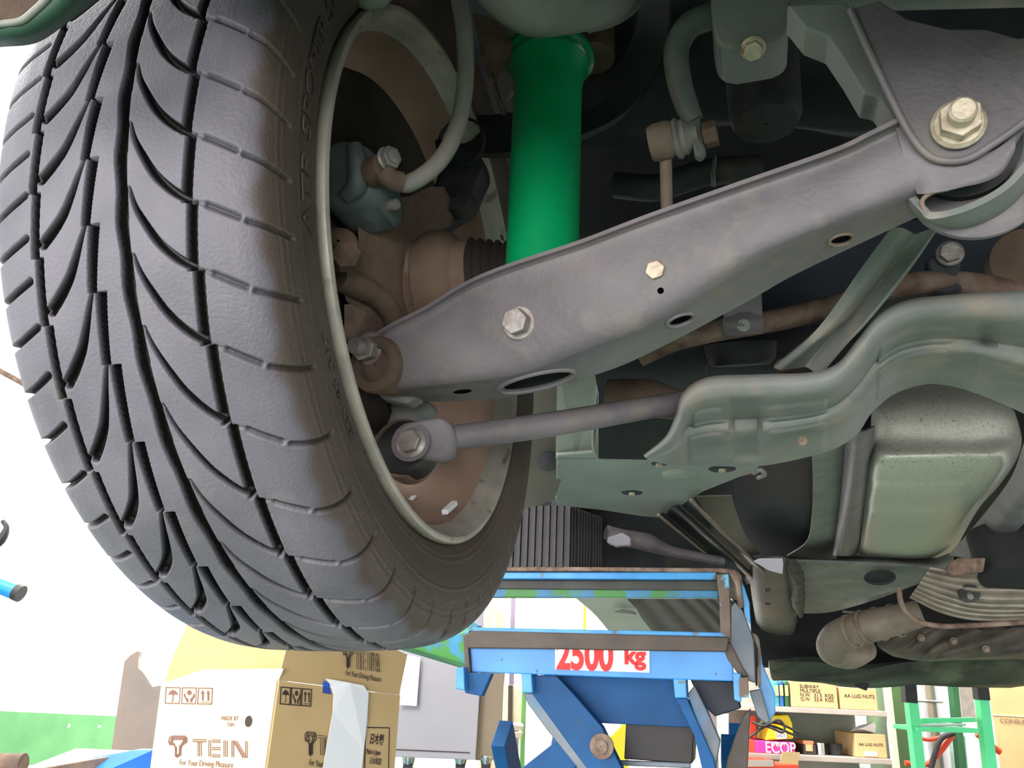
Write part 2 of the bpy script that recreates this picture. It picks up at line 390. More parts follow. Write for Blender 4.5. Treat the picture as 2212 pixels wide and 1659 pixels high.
    Rb = fine([(-1.32, .0670, .0004), (-1.05, .0640, .0016), (-.8, .0592, .0028), (-.45, .0508, .0036), (-.18, .0405, .0038), (-.02, .0310, .0036)])
    Lb = fine([(.30, .1262, .0056), (.12, .1185, .0056), (-.10, .1110, .0048), (-.38, .1052, .0036), (-.65, .1006, .0020), (-.92, .0960, .0006)])
    So = fine([(0, .1385, .0032), (.10, .1470, .0030), (.19, .1560, .0030), (.27, .1680, .0030), (.33, .182, .003)], 3)
    S1 = [(.10, .0205, .0032), (.32, .0040, .0032)]; S2 = fine([(.385, -.0005, .0030), (.46, -.010, .003), (.53, -.0200, .003), (.58, -.031, .003)], 3)
    S0 = [(.02, .0280, .0012), (.10, .0205, .0012)]
    for k in K:
        stroke(Rb, k, .0068); stroke(Lb, k, .0072)
        stroke(S1, k, .0024); stroke(S2, k, .0024); stroke(S0, k, .0012)
    for k in np.arange(-40, 40):
        stroke(So, k*2/3-.16, .0045)
    # thin ribs of the sidewall
    rib = np.zeros(len(T))
    for r_, a_, w_ in ((.2885, .0007, .0006), (.2835, .0005, .0005), (.2665, .0006, .0006), (.2435, .0008, .0007), (.2385, .0006, .0006)):
        rib += a_*np.exp(-((Rr-r_)/w_)**2)
    rib[T > .083] = 0
    c1 = np.cos(np.radians(th))[:, None]; s1 = np.sin(np.radians(th))[:, None]
    disp = -depth+rib[None]
    Tf = T[None]+nT[None]*disp; Rf = Rr[None]+nR[None]*disp
    if (nR[mid] < 0): Tf = T[None]-nT[None]*disp; Rf = Rr[None]-nR[None]*disp
    org = np.array(WC-parent.location); a = np.array(AX); u = np.array(WU); v = np.array(WV)
    V = org+Tf[..., None]*a+(Rf*c1)[..., None]*u+(Rf*s1)[..., None]*v
    nI, nJ = V.shape[:2]; idx = np.arange(nI*nJ).reshape(nI, nJ)
    i2 = np.roll(idx, -1, 0)
    q = np.stack([idx[:, :-1], i2[:, :-1], i2[:, 1:], idx[:, 1:]], -1).reshape(-1, 4)
    me = bpy.data.meshes.new('tire'); me.vertices.add(nI*nJ); me.vertices.foreach_set('co', V.reshape(-1).astype(np.float32))
    me.loops.add(q.size); me.loops.foreach_set('vertex_index', q.reshape(-1).astype(np.int32))
    me.polygons.add(len(q)); me.polygons.foreach_set('loop_start', np.arange(0, q.size, 4, dtype=np.int32))
    me.polygons.foreach_set('loop_total', np.full(len(q), 4, np.int32)) if hasattr(me.polygons[0], 'loop_total') else None
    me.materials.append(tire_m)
    def att(nm, arr):
        at_ = me.attributes.new(nm, 'FLOAT', 'POINT'); at_.data.foreach_set('value', np.ascontiguousarray(arr, dtype=np.float32).reshape(-1))
    wob = .0022*np.sin(np.radians(th)*23)+.0014*np.sin(np.radians(th)*61+1)
    dust = np.clip((.3045+wob[:, None]-Rr[None])/.008, 0, 1)*(T < .083)[None]
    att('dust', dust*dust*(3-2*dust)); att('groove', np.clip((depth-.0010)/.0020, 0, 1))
    me.polygons.foreach_set('use_smooth', np.ones(len(q), bool))
    me.update(); me.validate()
    o = bpy.data.objects.new('tire', me); COL.objects.link(o); o.parent = parent
    me.flip_normals()
    return o
wheel = thing('wheel_assembly', 'worn black tyre with swooping tread grooves on a dusty alloy rim', 'wheel', WC)
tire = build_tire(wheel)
tire['label'] = 'black tyre with long swooping grooves'
def sw_t(r):
    pr = [(b, a) for a, b in PROF if a < .02 and b < .31]; pr.sort()
    return float(np.interp(r, [p[0] for p in pr], [p[1] for p in pr]))
def side_text(body, th0, r0, size, sgn=1, flip=False):
    cu = bpy.data.curves.new('t', 'FONT'); cu.body = body; cu.size = size; cu.extrude = 0; cu.resolution_u = 3
    o = bpy.data.objects.new('t', cu); COL.objects.link(o); bpy.context.view_layer.update()
    me = bpy.data.meshes.new_from_object(o.evaluated_get(bpy.context.evaluated_depsgraph_get())); bpy.data.objects.remove(o)
    bm = bmesh.new(); bm.from_mesh(me)
    bmesh.ops.subdivide_edges(bm, edges=bm.edges, cuts=1)
    vs = []
    for v in bm.verts:
        r = r0+v.co.y*(-1 if flip else 1); th = math.radians(th0)+sgn*v.co.x*1.35/r0
        vs.append(WC+AX*(sw_t(r)-.0006)+(WU*math.cos(th)+WV*math.sin(th))*r)
    bm.verts.index_update(); fs = [[v.index for v in f.verts] for f in bm.faces]; bm.free()
    mk('raised_lettering', vs, fs, side_m, tire, solid=.0008)
side_text('ATR SPORT', -91, .2500, .020, 1, False)
side_text('ATR SPORT', -68, .2500, .020, 1, False)
side_text('225/45 R17', -120, .2480, .011, 1, False)
rim = lathe('rim', WC, AX, [(.006, .2275), (.001, .2295), (-.0025, .2300), (-.0052, .2288), (-.0062, .2265), (-.0058, .2240), (-.0035, .2222), (-.001, .2212), (.001, .2190), (.006, .2172), (.012, .2150), (.015, .2130)],
            rimlip_m, wheel, 200, u=WU)
rim['label'] = 'dusty alloy rim lip'
lathe('rim_barrel', WC, AX, [(.015, .2130), (.022, .2110), (.03, .2100), (.05, .2085), (.075, .2040), (.11, .2040), (.13, .209), (.16, .214), (.168, .222), (.172, .228)], barrel_m, wheel, 160, u=WU)['label'] = 'barrel brown with brake dust'
for k in range(10):
    th = k*math.pi/5+.2
    e = WU*math.cos(th)+WV*math.sin(th); q = AX.cross(e)
    box('spoke', WC+AX*.135+e*.13, e*.165, q*.050, AX*.022, barrel_m, wheel, bev=.004)
lathe('wheel_hub', WC, AX, [(.12, .0001), (.12, .065), (.15, .065), (.155, .0001)], barrel_m, wheel, 48)
def weight(px, py, ln, ang=0):
    r = ray(px, py); o_ = CAM-WC
    dp = r-AX*r.dot(AX); op = o_-AX*o_.dot(AX); R_ = .2085
    A_ = dp.dot(dp); B_ = 2*dp.dot(op); C_ = op.dot(op)-R_*R_; s = (-B_+math.sqrt(B_*B_-4*A_*C_))/2/A_
    p = CAM+r*s; rad = (p-WC); rad = (rad-AX*rad.dot(AX)).normalized(); tg = AX.cross(rad)
    box('balance_weight', p-rad*.002, AX*.006, tg*ln, rad*.005, paper_m, wheel, bev=.001)['label'] = 'bright wheel balance weight'
weight(972, 1101, .030); weight(893, 1083, .010)

# ---------------- hub, brake, driveshaft
knu = thing('brake_disc_shield', 'dark round brake shield inside the wheel barrel', 'brake part', WC+AX*.05)
shm = mat('brown_black_shield', (.040, .030, .020), (.024, .019, .014), 12, .8)
lathe('shield', WC, AX, [(.050, .03), (.050, .120), (.056, .128), (.058, .134), (.062, .134), (.062, .118)], shm, knu, 90)
lathe('shield_rim', WC, AX, [(.060, .12), (.058, .17), (.052, .178), (.050, .190), (.062, .196), (.066, .196)], shm, knu, 80, u=WU, arc=(-1.95, 1.75))  # arc enlarged to keep the upper barrel dark
lathe('disc', WC, AX, [(.070, .02), (.070, .140), (.090, .140), (.090, .02)], brown_m, knu, 90)
HUBD = .70
ds = thing('drive_shaft', 'brown dusty drive shaft joint with ribbed rubber boot behind the green damper', 'drive shaft', WC)
def lt(px): # axle offset t whose projection has this px
    lo, hi = -.6, .2
    for _ in range(50):
        m_ = (lo+hi)/2; p = WC+AX*m_-CAM; x = CX+F*p.dot(Rv)/p.dot(Fv)
        if x > px: lo = m_
        else: hi = m_
    return lo
tj = {k: lt(k) for k in (850, 862, 880, 900, 918, 926, 960, 985, 1000, 1030, 1050, 1070, 1090, 1110, 1140)}
lathe('joint_housing', WC, AX, [(tj[850], .035), (tj[850], .0440), (tj[862], .0450), (tj[880], .0435), (tj[900], .0450), (tj[918], .0455)], brown_m, ds, 64)
lathe('clamp_band', WC, AX, [(tj[918], .0452), (tj[918], .0470), (tj[926], .0470), (tj[926], .0450)], rust_m, ds, 64)
lathe('boot_cup', WC, AX, [(tj[926], .0455), (tj[960], .0470), (tj[985], .0440), (tj[1000], .036), (tj[1030], .0345)], brown_m, ds, 64)
bo = []
for i in range(41):
    t = tj[1030]+(-.26-tj[1030])*i/40 if i > 24 else tj[1030]+(tj[1140]-tj[1030])*i/24
    r = (.034-.010*min(1, i/24))+(.0026*math.cos(i*math.pi/2) if i <= 24 else 0)
    if i > 24: r = .0135
    bo.append((t, r))
lathe('rubber_boot', WC, AX, bo, mat('dark_brown_boot', (.06, .045, .038), (.035, .028, .025), 30, .6), ds, 48)['label'] = 'ribbed dark rubber boot'

kn = thing('wheel_knuckle', 'brown cast iron wheel carrier beside the drive shaft joint', 'suspension part', P(800, 640, .7))
def kd(px): return .60+(px-720)*.00050
pxprism('upright', [(768, 455), (795, 440), (840, 425), (885, 420), (925, 400), (960, 400), (940, 440), (880, 470), (862, 505), (852, 560), (852, 620), (862, 690), (845, 712), (800, 690), (748, 655), (728, 600), (722, 560), (762, 580), (772, 520)], kd, FW*.04, brown_m, kn, bev=.008, seg=4, smooth=True)
pxprism('lower_lug', [(742, 655), (790, 655), (815, 675), (822, 700), (850, 712), (830, 760), (760, 770), (742, 720)], kd, FW*.05, rust_m, kn, bev=.006, seg=3, smooth=True)
tube('cast_rib', [P(728, 600, .60), P(775, 620, .62), P(820, 645, .64), P(850, 690, .655), P(855, 730, .66)], [.010, .011, .010, .009, .006], brown_m, kn, flat=.9)
lathe('ball_socket', P(735, 545, .60), -FW+RT*.4, [(-.02, .001), (-.02, .014), (.012, .014), (.016, .010), (.017, .001)], brown_m, kn, 32)
hexprism('lock_nut', P(748, 562, .585), -FW+RT*.5-Z*.1, .011, .012, rust_m, kn)
bolt(kn, P(812, 450, .63), -FW*.4+RT-Z*.2, .011, .008, .012, boltg_m, .012, name='slide_bolt')

cal = thing('brake_caliper', 'grey dusty brake caliper tucked behind the upper rim lip', 'brake caliper', P(760, 400, .7))
pxprism('body', [(690, 300), (735, 292), (790, 300), (812, 330), (822, 365), (826, 410), (806, 432), (760, 442), (690, 450)], .60, FW*.05, mat('caliper_grey', (.13, .15, .145), (.08, .095, .095), 18, .5, 0, .3, 200), cal, bev=.012, seg=4, smooth=True)
tube('cast_rib', [P(765, 315, .598), P(772, 350, .596), P(770, 400, .597), P(745, 425, .60)], [.006, .008, .008, .006], MATS['caliper_grey'], cal)
hose = thing('brake_hose', 'pale dusty brake hose curving down in front of the wheel arch', 'hose', P(900, 400, .66))
tube('hose', [P(985, -60, .62), P(992, 0, .62), P(1002, 60, .615), P(1006, 150, .615), P(1000, 220, .612), P(982, 290, .61), P(955, 340, .605), P(920, 375, .60), P(880, 397, .595), P(858, 390, .59)], .0066, hose_m, hose, 24, 80)
tube('crimp_sleeve', [P(866, 394, .592), P(846, 388, .588), P(826, 368, .585)], .0078, brown_m, hose, 20)
lathe('banjo_fitting', P(826, 362, .588), (RT-FW*.5-Z*.1), [(-.012, .001), (-.012, .0105), (.003, .0105), (.005, .001)], brown_m, hose, 32)
bolt(hose, P(836, 344, .584), (RT-FW*.5-Z*.1), .009, .0085, .007, boltg_m, .002, name='banjo_bolt')

# ================================================================== CONTROL ARM
def ad(px): return .585/(1+.43*(px-1106)/F)
ANrm = -(RT*.40+FW*.86).normalized()*1.0
top = [(812, 722), (850, 699), (920, 664), (1000, 615), (1090, 576), (1250, 523), (1400, 466), (1600, 395), (1800, 325), (1880, 288), (1942, 258)]
bend = [(800, 836), (838, 838), (896, 829), (984, 818), (1119, 797), (1271, 743), (1419, 682), (1613, 564), (1718, 515), (1850, 462), (1997, 405)]
low = [(815, 846), (850, 852), (905, 861), (985, 863), (1110, 851), (1294, 803), (1419, 750), (1608, 650), (1712, 591), (1860, 520), (1985, 462)]
arm = thing('control_arm', 'long grey pressed steel suspension arm crossing under the car', 'suspension arm', P(1400, 640, .55))
r0 = [P(x, y, ad(x)-.006) for x, y in top]
r1 = [P(x+4, y+9, ad(x)-.001) for x, y in top]
r2 = [P(x+8, y+26, ad(x)+.001) for x, y in top]
rm = [P((a[0]+b[0])/2, a[1]+.45*(b[1]-a[1]), ad((a[0]+b[0])/2)-.002) for a, b in zip(top, bend)]
rn = [P((a[0]+3*b[0])/4, a[1]+.86*(b[1]-a[1]), ad((a[0]+3*b[0])/4)-.003) for a, b in zip(top, bend)]
rb = [P(b[0], b[1]+2, ad(b[0])+.002) for b in bend]
rc = [P(b[0], b[1]+.3*(c[1]-b[1]), ad(b[0])+.014) for b, c in zip(bend, low)]
rl = [P(c[0], c[1], ad(c[0])+.050) for c in low]
web = sheet('web', [r0, r1, r2, rm, rn, rb, rc, rl], arm_m, arm, .003, 110, 40)
from mathutils.bvhtree import BVHTree
def bvh_of(o):
    bpy.context.view_layer.update(); dg = bpy.context.evaluated_depsgraph_get(); e = o.evaluated_get(dg); me = e.to_mesh()
    t = BVHTree.FromPolygons([e.matrix_world @ v.co for v in me.vertices], [list(p.vertices) for p in me.polygons]); e.to_mesh_clear(); return t
WEBT = bvh_of(web)
def snap(px, py, T=None, d=.56):
    r = ray(px, py).normalized(); h = (T or WEBT).ray_cast(CAM, r)
    return h[0] if h[0] is not None else P(px, py, d)
def cyl(px, py, rx, ln=.05, d=None, ax=None, sy=1.0, rot=None, ry=None):
    d = d or ad(px); a = (ax or (P(px, py, d)-CAM).normalized()); a = Vector(a).normalized()
    p = P(px, py, d); n = 28; x = Rv; ry = ry or rx
    if rot is not None: x = Rv*math.cos(rot)+Uv*math.sin(rot)
    y = a.cross(x).normalized(); x = y.cross(a).normalized()
    f = [p-a*ln+x*math.cos(i*2*math.pi/n)*rx+y*math.sin(i*2*math.pi/n)*ry for i in range(n)]
    return prism('cutter', f, a*2*ln, arm_m, None, bev=0)
ri = [P((a[0]+b[0])/2, (a[1]+b[1])/2, ad((a[0]+b[0])/2)+.060) for a, b in zip(top, bend)]
sheet('dark_hole_backing', [[p+FW*.004+Z*.004 for p in rl], ri], under_d, arm, .002, 60, 8)  # dark plate added so the arm's holes look shaded inside
cut(web, [cyl(1427, 628, 7*ad(1427)/F, .02), cyl(1470, 691, 26*ad(1470)/F, .09, ad(1470)+.02, rot=.33, ry=9*.55/F),
          cyl(1817, 517, 25*ad(1817)/F, .05, ad(1817)+.02, rot=.25, ry=9*.5/F), cyl(1160, 822, 78*ad(1160)/F, .05, ad(1160)+.02, rot=.22, ry=12*.58/F),
          cyl(999, 846, 21*ad(999)/F, .06, ad(999)+.02, rot=.1, ry=5*.58/F)])
web.data.polygons.foreach_set('use_smooth', [True]*len(web.data.polygons))
_e = web.modifiers.new('edge', 'EDGE_SPLIT'); _e.split_angle = math.radians(35)
# raised rims of the two oval holes in the lower flange
def ring(px, py, a, b, rot, rr, m, parent, d):
    pts = []
    for i in range(33):
        t = i*2*math.pi/32; x = a*math.cos(t); y = b*math.sin(t)
        pts.append(snap(px+x*math.cos(rot)+y*math.sin(rot), py-x*math.sin(rot)+y*math.cos(rot), None, d))
    return tube('hole_rim', pts, rr, m, parent, 8, 64, cap=False)
def fdep(px, frac): return ad(px)+.014+(.036)*frac
ring(1160, 823, 84, 17, .22, .0022, arm_m, arm, fdep(1160, .25))
ring(1470, 691, 30, 11, .33, .0016, arm_m, arm, fdep(1470, .05)); ring(1817, 517, 27, 11, .25, .0014, tan_m, arm, fdep(1817, .2))
# left bushing and its bolt
BN = (cam2w((-.38, -.10, -.92))).normalized()
lb = P(812, 788, .622)
lathe('outer_bush', lb, BN, [(-.030, .001), (-.030, .022), (.0, .0225), (.004, .021), (.0045, .014), (.001, .013), (.001, .001)], brown_m, arm, 48)
bolt(arm, P(800, 755, .628), BN, .014, .0105, .012, boltg_m, .012, name='outer_bolt')
bolt(arm, P(1124, 699, .581), BN, .0138, .0100, .013, boltg_m, 0, name='damper_bolt')
bolt(arm, P(1418, 586, ad(1418)-.001), BN, .0082, .0068, .006, bolt_m, 0, name='small_bolt')['label'] = 'pale cream hexagon bolt'
# inner end: fork eye with bushing
sheet('fork_face', [[P(1930, 262, .487), P(1990, 300, .478), P(2060, 340, .470), P(2140, 330, .463), P(2215, 275, .457)],
                    [P(1950, 330, .482), P(2010, 375, .474), P(2070, 392, .468), P(2150, 368, .461), P(2192, 310, .458)],
                    [P(1985, 418, .480), P(2015, 418, .474), P(2075, 405, .468), P(2150, 378, .462), P(2186, 330, .459)]], arm_m, arm, .004, 40, 14)
sheet('fork_lower', [[P(1965, 420, .487), P(1995, 452, .478), P(2015, 466, .474), P(2090, 448, .468), P(2170, 405, .461), P(2230, 340, .456)],
                     [P(1975, 450, .494), P(2002, 470, .492), P(2050, 484, .490), P(2110, 480, .487), P(2180, 440, .482), P(2240, 370, .478)],
                     [P(1985, 463, .525), P(2010, 486, .522), P(2060, 496, .52), P(2115, 494, .518), P(2180, 470, .514), P(2250, 420, .51)]], under_m, arm, .004, 40, 14)
tube('slot_edge', [P(2050, 408, .471), P(2010, 418, .475), P(1992, 436, .478), P(2004, 458, .478), P(2040, 460, .476), P(2110, 440, .468), P(2180, 400, .462)], .0014, tan_m, arm, 10, 50)
lathe('inner_bush', P(2080, 322, .490), BN, [(-.03, .001), (-.03, .030), (-.004, .031), (.004, .031), (.006, .024), (.006, .001)], under_d, arm, 64)
lathe('bush_washer', P(2110, 375, .492), BN, [(-.006, .001), (-.006, .040), (.0, .040), (.002, .034), (.002, .001)], arm_m, arm, 64)

# ================================================================== DAMPER
dmp = thing('shock_absorber', 'bright green shock absorber tube standing behind the suspension arm', 'shock absorber', P(1170, 560, .62))
dc = P(1171, 560, .635)
def hz(py): # height on damper axis seen at py
    lo, hi = -.2, .6
    for _ in range(40):
        m_ = (lo+hi)/2; p = dc+Z*m_-CAM; y = CY-F*p.dot(Uv)/p.dot(Fv)
        if y > py: lo = m_
        else: hi = m_
    return lo
zt = hz(146)
lathe('tube', dc, Z, [(-.05, .001), (-.05, .0290), (hz(500), .0290), (hz(210), .0292), (zt-.020, .0296), (zt-.012, .0308), (zt-.005, .0332), (zt, .0352)], green_m, dmp, 72)
lathe('spring_flange', dc, Z, [(zt, .034), (zt+.001, .0352), (zt+.004, .0360), (zt+.006, .0395), (zt+.009, .0402), (zt+.011, .0392), (zt+.012, .030), (zt+.012, .001)], greend_m, dmp, 72)
lathe('rod', dc, Z, [(zt+.01, .018), (zt+.1, .018), (zt+.1, .001)], black_m, dmp, 24)
prism('label_sticker', [P(1094, 222, .640), P(1096, 204, .640), P(1108, 193, .618), P(1110, 204, .618)], Fv*.0006, MATS['pale_dusty_steel'], dmp, bev=0)
# light bowl shaped mount above the damper
sheet('bowl', [[P(1000, -60, .60), P(1035, 0, .585), P(1065, 30, .575), P(1100, 55, .565), P(1140, 73, .56), P(1200, 74, .56), P(1300, 55, .57), P(1360, 20, .58), P(1400, -60, .60)],
               [P(1020, -60, .575), P(1048, -5, .56), P(1080, 20, .55), P(1112, 40, .54), P(1150, 55, .535), P(1200, 58, .535), P(1290, 42, .54), P(1345, 8, .555), P(1380, -60, .575)],
               [P(1060, -120, .54), P(1080, -110, .53), P(1110, -100, .52), P(1140, -90, .515), P(1170, -90, .515), P(1210, -90, .515), P(1270, -90, .52), P(1310, -100, .53), P(1340, -120, .54)]],
      mat('bowl_steel', (.19, .20, .165), (.13, .145, .125), 12, .55, 0, .2, 160, (.24, .22, .17), 20, (.55, .72)), None, .003, 50, 14)
b_ = bpy.context.scene.objects['bowl']; b_.name = 'spring_seat'; tagg(b_, 'pale rounded steel cup hanging above the green damper', 'suspension part')
tagg(tube('seat_rim', [P(1268, 62, .585), P(1320, 48, .585), P(1360, 25, .59), P(1395, -20, .60)], .0035, bar_m, None, 10), 'thin bent strip behind the pale cup above the damper', 'bracket')
tagg(lathe('coil_spring_support', P(1280, 40, .80), Z, [(-.05, .001), (-.05, .022), (.1, .022), (.1, .001)], brown_m), 'dark brown column rising behind the green damper top', 'suspension part')
tagg(pxprism('torn_bracket', [(1018, 20), (1080, 45), (1110, 90), (1100, 110), (1070, 150), (1062, 180), (1078, 210), (1092, 225), (1080, 238), (1062, 190), (1035, 100)], .68, FW*.012, rust_m, None, bev=.003), 'rusty jagged bracket left of the damper flange', 'bracket')
tagg(tube('bump_stop', [P(755, -30, .60), P(785, -5, .59), P(815, -6, .59), P(840, -30, .60)], .008, pale_m, None, 16), 'pale rounded tip poking in above the wheel', 'suspension part')

# ================================================================== ANTI ROLL BAR AND LINK
arb = thing('anti_roll_bar', 'grey bent anti roll bar end with a hammered flat eye', 'stabiliser bar', P(1480, 150, .6))
tube('bar', [P(1600, -5, .60), P(1545, 30, .60), P(1490, 55, .60), P(1462, 105, .60), P(1466, 170, .60), P(1484, 230, .598), P(1500, 262, .597)], [.0098, .0098, .0096, .0095, .0092, .0085, .007], bar_m, arb, 24, 70)
pxprism('flat_eye', [(1478, 235), (1500, 230), (1512, 250), (1518, 300), (1526, 325), (1514, 340), (1500, 335), (1494, 300), (1480, 270)], .594, FW*.008, bar_m, arb, bev=.002)
bm_ = thing('bar_mount', 'grey square rubber clamp holding the anti roll bar with a pale bolt', 'bracket', P(1620, 50, .56))
pxprism('clamp', [(1533, -40), (1700, -40), (1704, 60), (1698, 76), (1672, 90), (1640, 96), (1590, 104), (1562, 100), (1545, 85), (1538, 50)], .565, FW*.04, under_m, bm_, bev=.006, seg=4, smooth=True)
pxprism('bolt_lug', [(1565, 95), (1600, 108), (1640, 104), (1664, 96), (1662, 112), (1640, 122), (1600, 120)], .575, FW*.02, under_m, bm_, bev=.002)
bolt(bm_, P(1626, 104, .556), -Z*.9-FW*.45, .0085, .0070, .007, bolt_m, 0, name='mount_bolt')
lk = thing('bar_link', 'brown ball jointed drop link hanging beside the anti roll bar eye', 'suspension link', P(1440, 310, .6))
lathe('ball_joint', P(1405, 312, .606), (RT-FW*.12+Z*.08), [(0, .001), (0, .0125), (.004, .0142), (.014, .0142), (.018, .0125), (.018, .001)], tan_m, lk, 40)
lathe('dust_boot', P(1455, 302, .603), (RT-FW*.12+Z*.08), [(0, .010), (.001, .0145), (.004, .0155), (.006, .013), (.009, .0135), (.014, .008), (.018, .007)], hose_m, lk, 40)
tube('rod', [P(1438, 345, .608), P(1441, 460, .612), P(1444, 520, .615)], .0046, tan_m, lk, 18)
hexprism('nut', P(1520, 294, .597), (RT-FW*.12+Z*.08), .0098, .010, brown_m, lk)
tube('stud', [P(1498, 300, .60), P(1550, 288, .597)], .0055, brown_m, lk, 16)

# ================================================================== BIG BRACKET PLATE WITH THE LARGE NUT
brk = thing('subframe_bracket', 'dark dusty plate with a large rust speckled nut at the inner arm joint', 'bracket', P(2060, 200, .47))
pd = lambda px: ad(px)-.008
pl = pxprism('plate', [(1836, 20), (1875, 105), (1925, 212), (1965, 288), (1998, 330), (2020, 343), (2050, 349), (2090, 343), (2150, 308), (2212, 264), (2300, 200), (2300, 60), (2200, 82), (2130, 62), (2050, 62), (1960, 40), (1900, 0)], pd, FW*.004, mat('dark_dusty_plate', (.115, .10, .105), (.07, .062, .068), 14, .5, 0, .25, 240, (.15, .135, .12), 10, (.55, .72)), brk, bev=.001)
tube('rolled_edge', [P(1836, 20, pd(1836)), P(1875, 105, pd(1875)), P(1925, 212, pd(1925)), P(1965, 288, pd(1965)), P(1998, 330, pd(1998)), P(2035, 347, pd(2035)), P(2090, 343, pd(2090)), P(2150, 308, pd(2150)), P(2212, 264, pd(2212)), P(2280, 215, pd(2280))], .0022, arm_m, brk, 12, 90)
pxprism('side_flange', [(1700, 10), (1830, 5), (1880, 105), (1930, 212), (1938, 262), (1930, 262), (1898, 210), (1888, 206), (1866, 202), (1830, 140), (1790, 80), (1740, 60)], .505, FW*.025, under_m, brk, bev=.002)
bolt(brk, P(2070, 270, pd(2070)-.001), BN, .0145, .0118, .013, bolt_m, .010, name='large_nut', rot=.5)['label'] = 'rust speckled cream flange nut'

# ================================================================== SUBFRAME, BEAMS ABOVE AND BEHIND
tagg(sheet('upper_beam', [[P(1700, -40, .60), P(1900, -40, .60), P(2300, -60, .6)], [P(1705, 15, .60), P(1900, 8, .60), P(2300, 0, .6)], [P(1712, 32, .62), P(1850, 20, .62), P(2300, 8, .62)]], under_m, None, .004, 20, 10), 'grey green body rail along the top edge right of the bar mount', 'body rail')
tagg(sheet('dark_crossmember', [[P(1210, -60, .82), P(1500, -60, .80), P(1900, -60, .80), P(2300, -60, .8)],
      [P(1210, 210, .82), P(1400, 210, .80), P(1600, 230, .80), P(1900, 230, .78), P(2300, 150, .78)],
      [P(1210, 330, .84), P(1330, 325, .83), P(1430, 290, .82), P(1600, 260, .81), P(1900, 300, .8), P(2300, 300, .8)][:4]+[P(2300, 300, .8)]][0:2]+[
      [P(1210, 330, .84), P(1400, 300, .83), P(1650, 260, .82), P(1900, 300, .8), P(2300, 300, .8)]], under_d, None, .006, 50, 20), 'dark underbody crossmember behind the anti roll bar', 'body panel')
lbx = thing('lateral_beam', 'dark round ended lug block behind the anti roll bar link', 'body panel', P(1640, 220, .74))
lathe('lug', P(1650, 210, .74), Z, [(-.03, .001), (-.03, .028), (-.02, .032), (.05, .034), (.06, .001)], under_d, lbx, 48)
tube('cross_tube', [P(1330, 400, .80), P(1420, 405, .78), P(1530, 372, .76), P(1640, 365, .76)], .013, under_d, lbx, 20)
tagg(tube('clip_band', [P(1543, 345, .742), P(1540, 375, .738), P(1541, 402, .742)], .006, bar_m, None, 10, flat=.3), 'small shiny green grey clip beside the drop link', 'clip')
# a dark arch liner and an inner body shell behind everything
shell = sheet('wheel_arch_liner', [[P(600, -300, 1.0), P(1000, -350, .95), P(1500, -350, .9), P(2500, -300, .9)],
      [P(600, 0, 1.12), P(1000, 0, 1.05), P(1500, 0, 1.0), P(2500, 0, 1.0)],
      [P(680, 300, 1.2), P(1000, 300, 1.12), P(1500, 300, 1.08), P(2500, 300, 1.05)],
      [P(760, 560, 1.25), P(1050, 560, 1.2), P(1500, 600, 1.15), P(2500, 600, 1.1)],
      [P(1090, 740, 1.40), P(1200, 740, 1.40), P(1500, 740, 1.4), P(2500, 700, 1.4)]], mat('black_liner', (.014, .014, .016), (.022, .02, .018), 10, .7), None, .01, 40, 30)
tagg(shell, 'black inner wheel arch liner behind all suspension parts', 'body panel')
tagg(sheet('curved_link', [[P(930, 300, .86), P(1010, 330, .86), P(1100, 335, .84), P(1250, 300, .82), P(1370, 230, .80), P(1440, 100, .78), P(1450, -40, .76)],
      [P(920, 250, .87), P(1010, 255, .87), P(1100, 250, .85), P(1220, 225, .83), P(1310, 170, .81), P(1370, 80, .79), P(1390, -40, .77)]], mat('dark_arc', (.035, .04, .038), (.025, .028, .026), 14, .6), None, .012, 50, 8), 'dark curved upper suspension link sweeping behind the damper', 'suspension arm')
tagg(pxprism('pale_panel', [(930, 300), (1075, 330), (1088, 520), (1060, 500), (1000, 505), (960, 470), (930, 420)], .92, FW*.01, mat('dull_grey_panel', (.10, .105, .09), (.08, .085, .075), 9, .7), None, bev=.002), 'dull grey splash panel seen between hose and green damper', 'body panel')
kb = thing('parking_brake_bracket', 'black lumpy brake bracket under the hose', 'bracket', P(960, 400, .76))
pxprism('body', [(930, 290), (990, 300), (1035, 325), (1045, 360), (1025, 400), (1010, 440), (975, 460), (935, 485), (895, 470), (890, 440), (930, 410), (950, 350)], .76, FW*.03, black_m, kb, bev=.008, seg=3, smooth=True)
lathe('knob', P(990, 435, .745), -FW, [(-.01, .001), (-.01, .014), (.008, .014), (.010, .001)], mat('dark_arc', (0, 0, 0)), kb, 28)
lathe('ring', P(1000, 310, .757), -FW*.9-Z*.3, [(0, .022), (.004, .024), (.006, .022)], mat('dark_arc', (0, 0, 0)), kb, 36)

tagg(sheet('dark_floor_panel', [[P(1560, 640, .80), P(1700, 560, .78), P(1850, 500, .78), P(2000, 470, .78), P(2300, 430, .78)],
      [P(1500, 740, .84), P(1700, 720, .82), P(1850, 660, .82), P(2000, 620, .82), P(2300, 600, .82)]], dpanel_m, None, .004, 30, 10), 'dark blue grey panel under the long arm', 'body panel')
pipe = thing('coolant_pipe', 'brown dusty pipe running behind the long arm with two clamps', 'pipe', P(1700, 700, .7))
tube('pipe', [P(1380, 770, .74), P(1460, 735, .73), P(1560, 712, .72), P(1660, 695, .71), P(1780, 667, .70), P(1900, 628, .70), P(1990, 610, .70), P(2100, 612, .71), P(2230, 640, .73)], .0098, rust_m, pipe, 22, 90)
pxprism('clamp_tab', [(1563, 655), (1600, 640), (1632, 628), (1645, 632), (1648, 680), (1563, 684)], .700, FW*.003, arm_m, pipe, bev=.001)
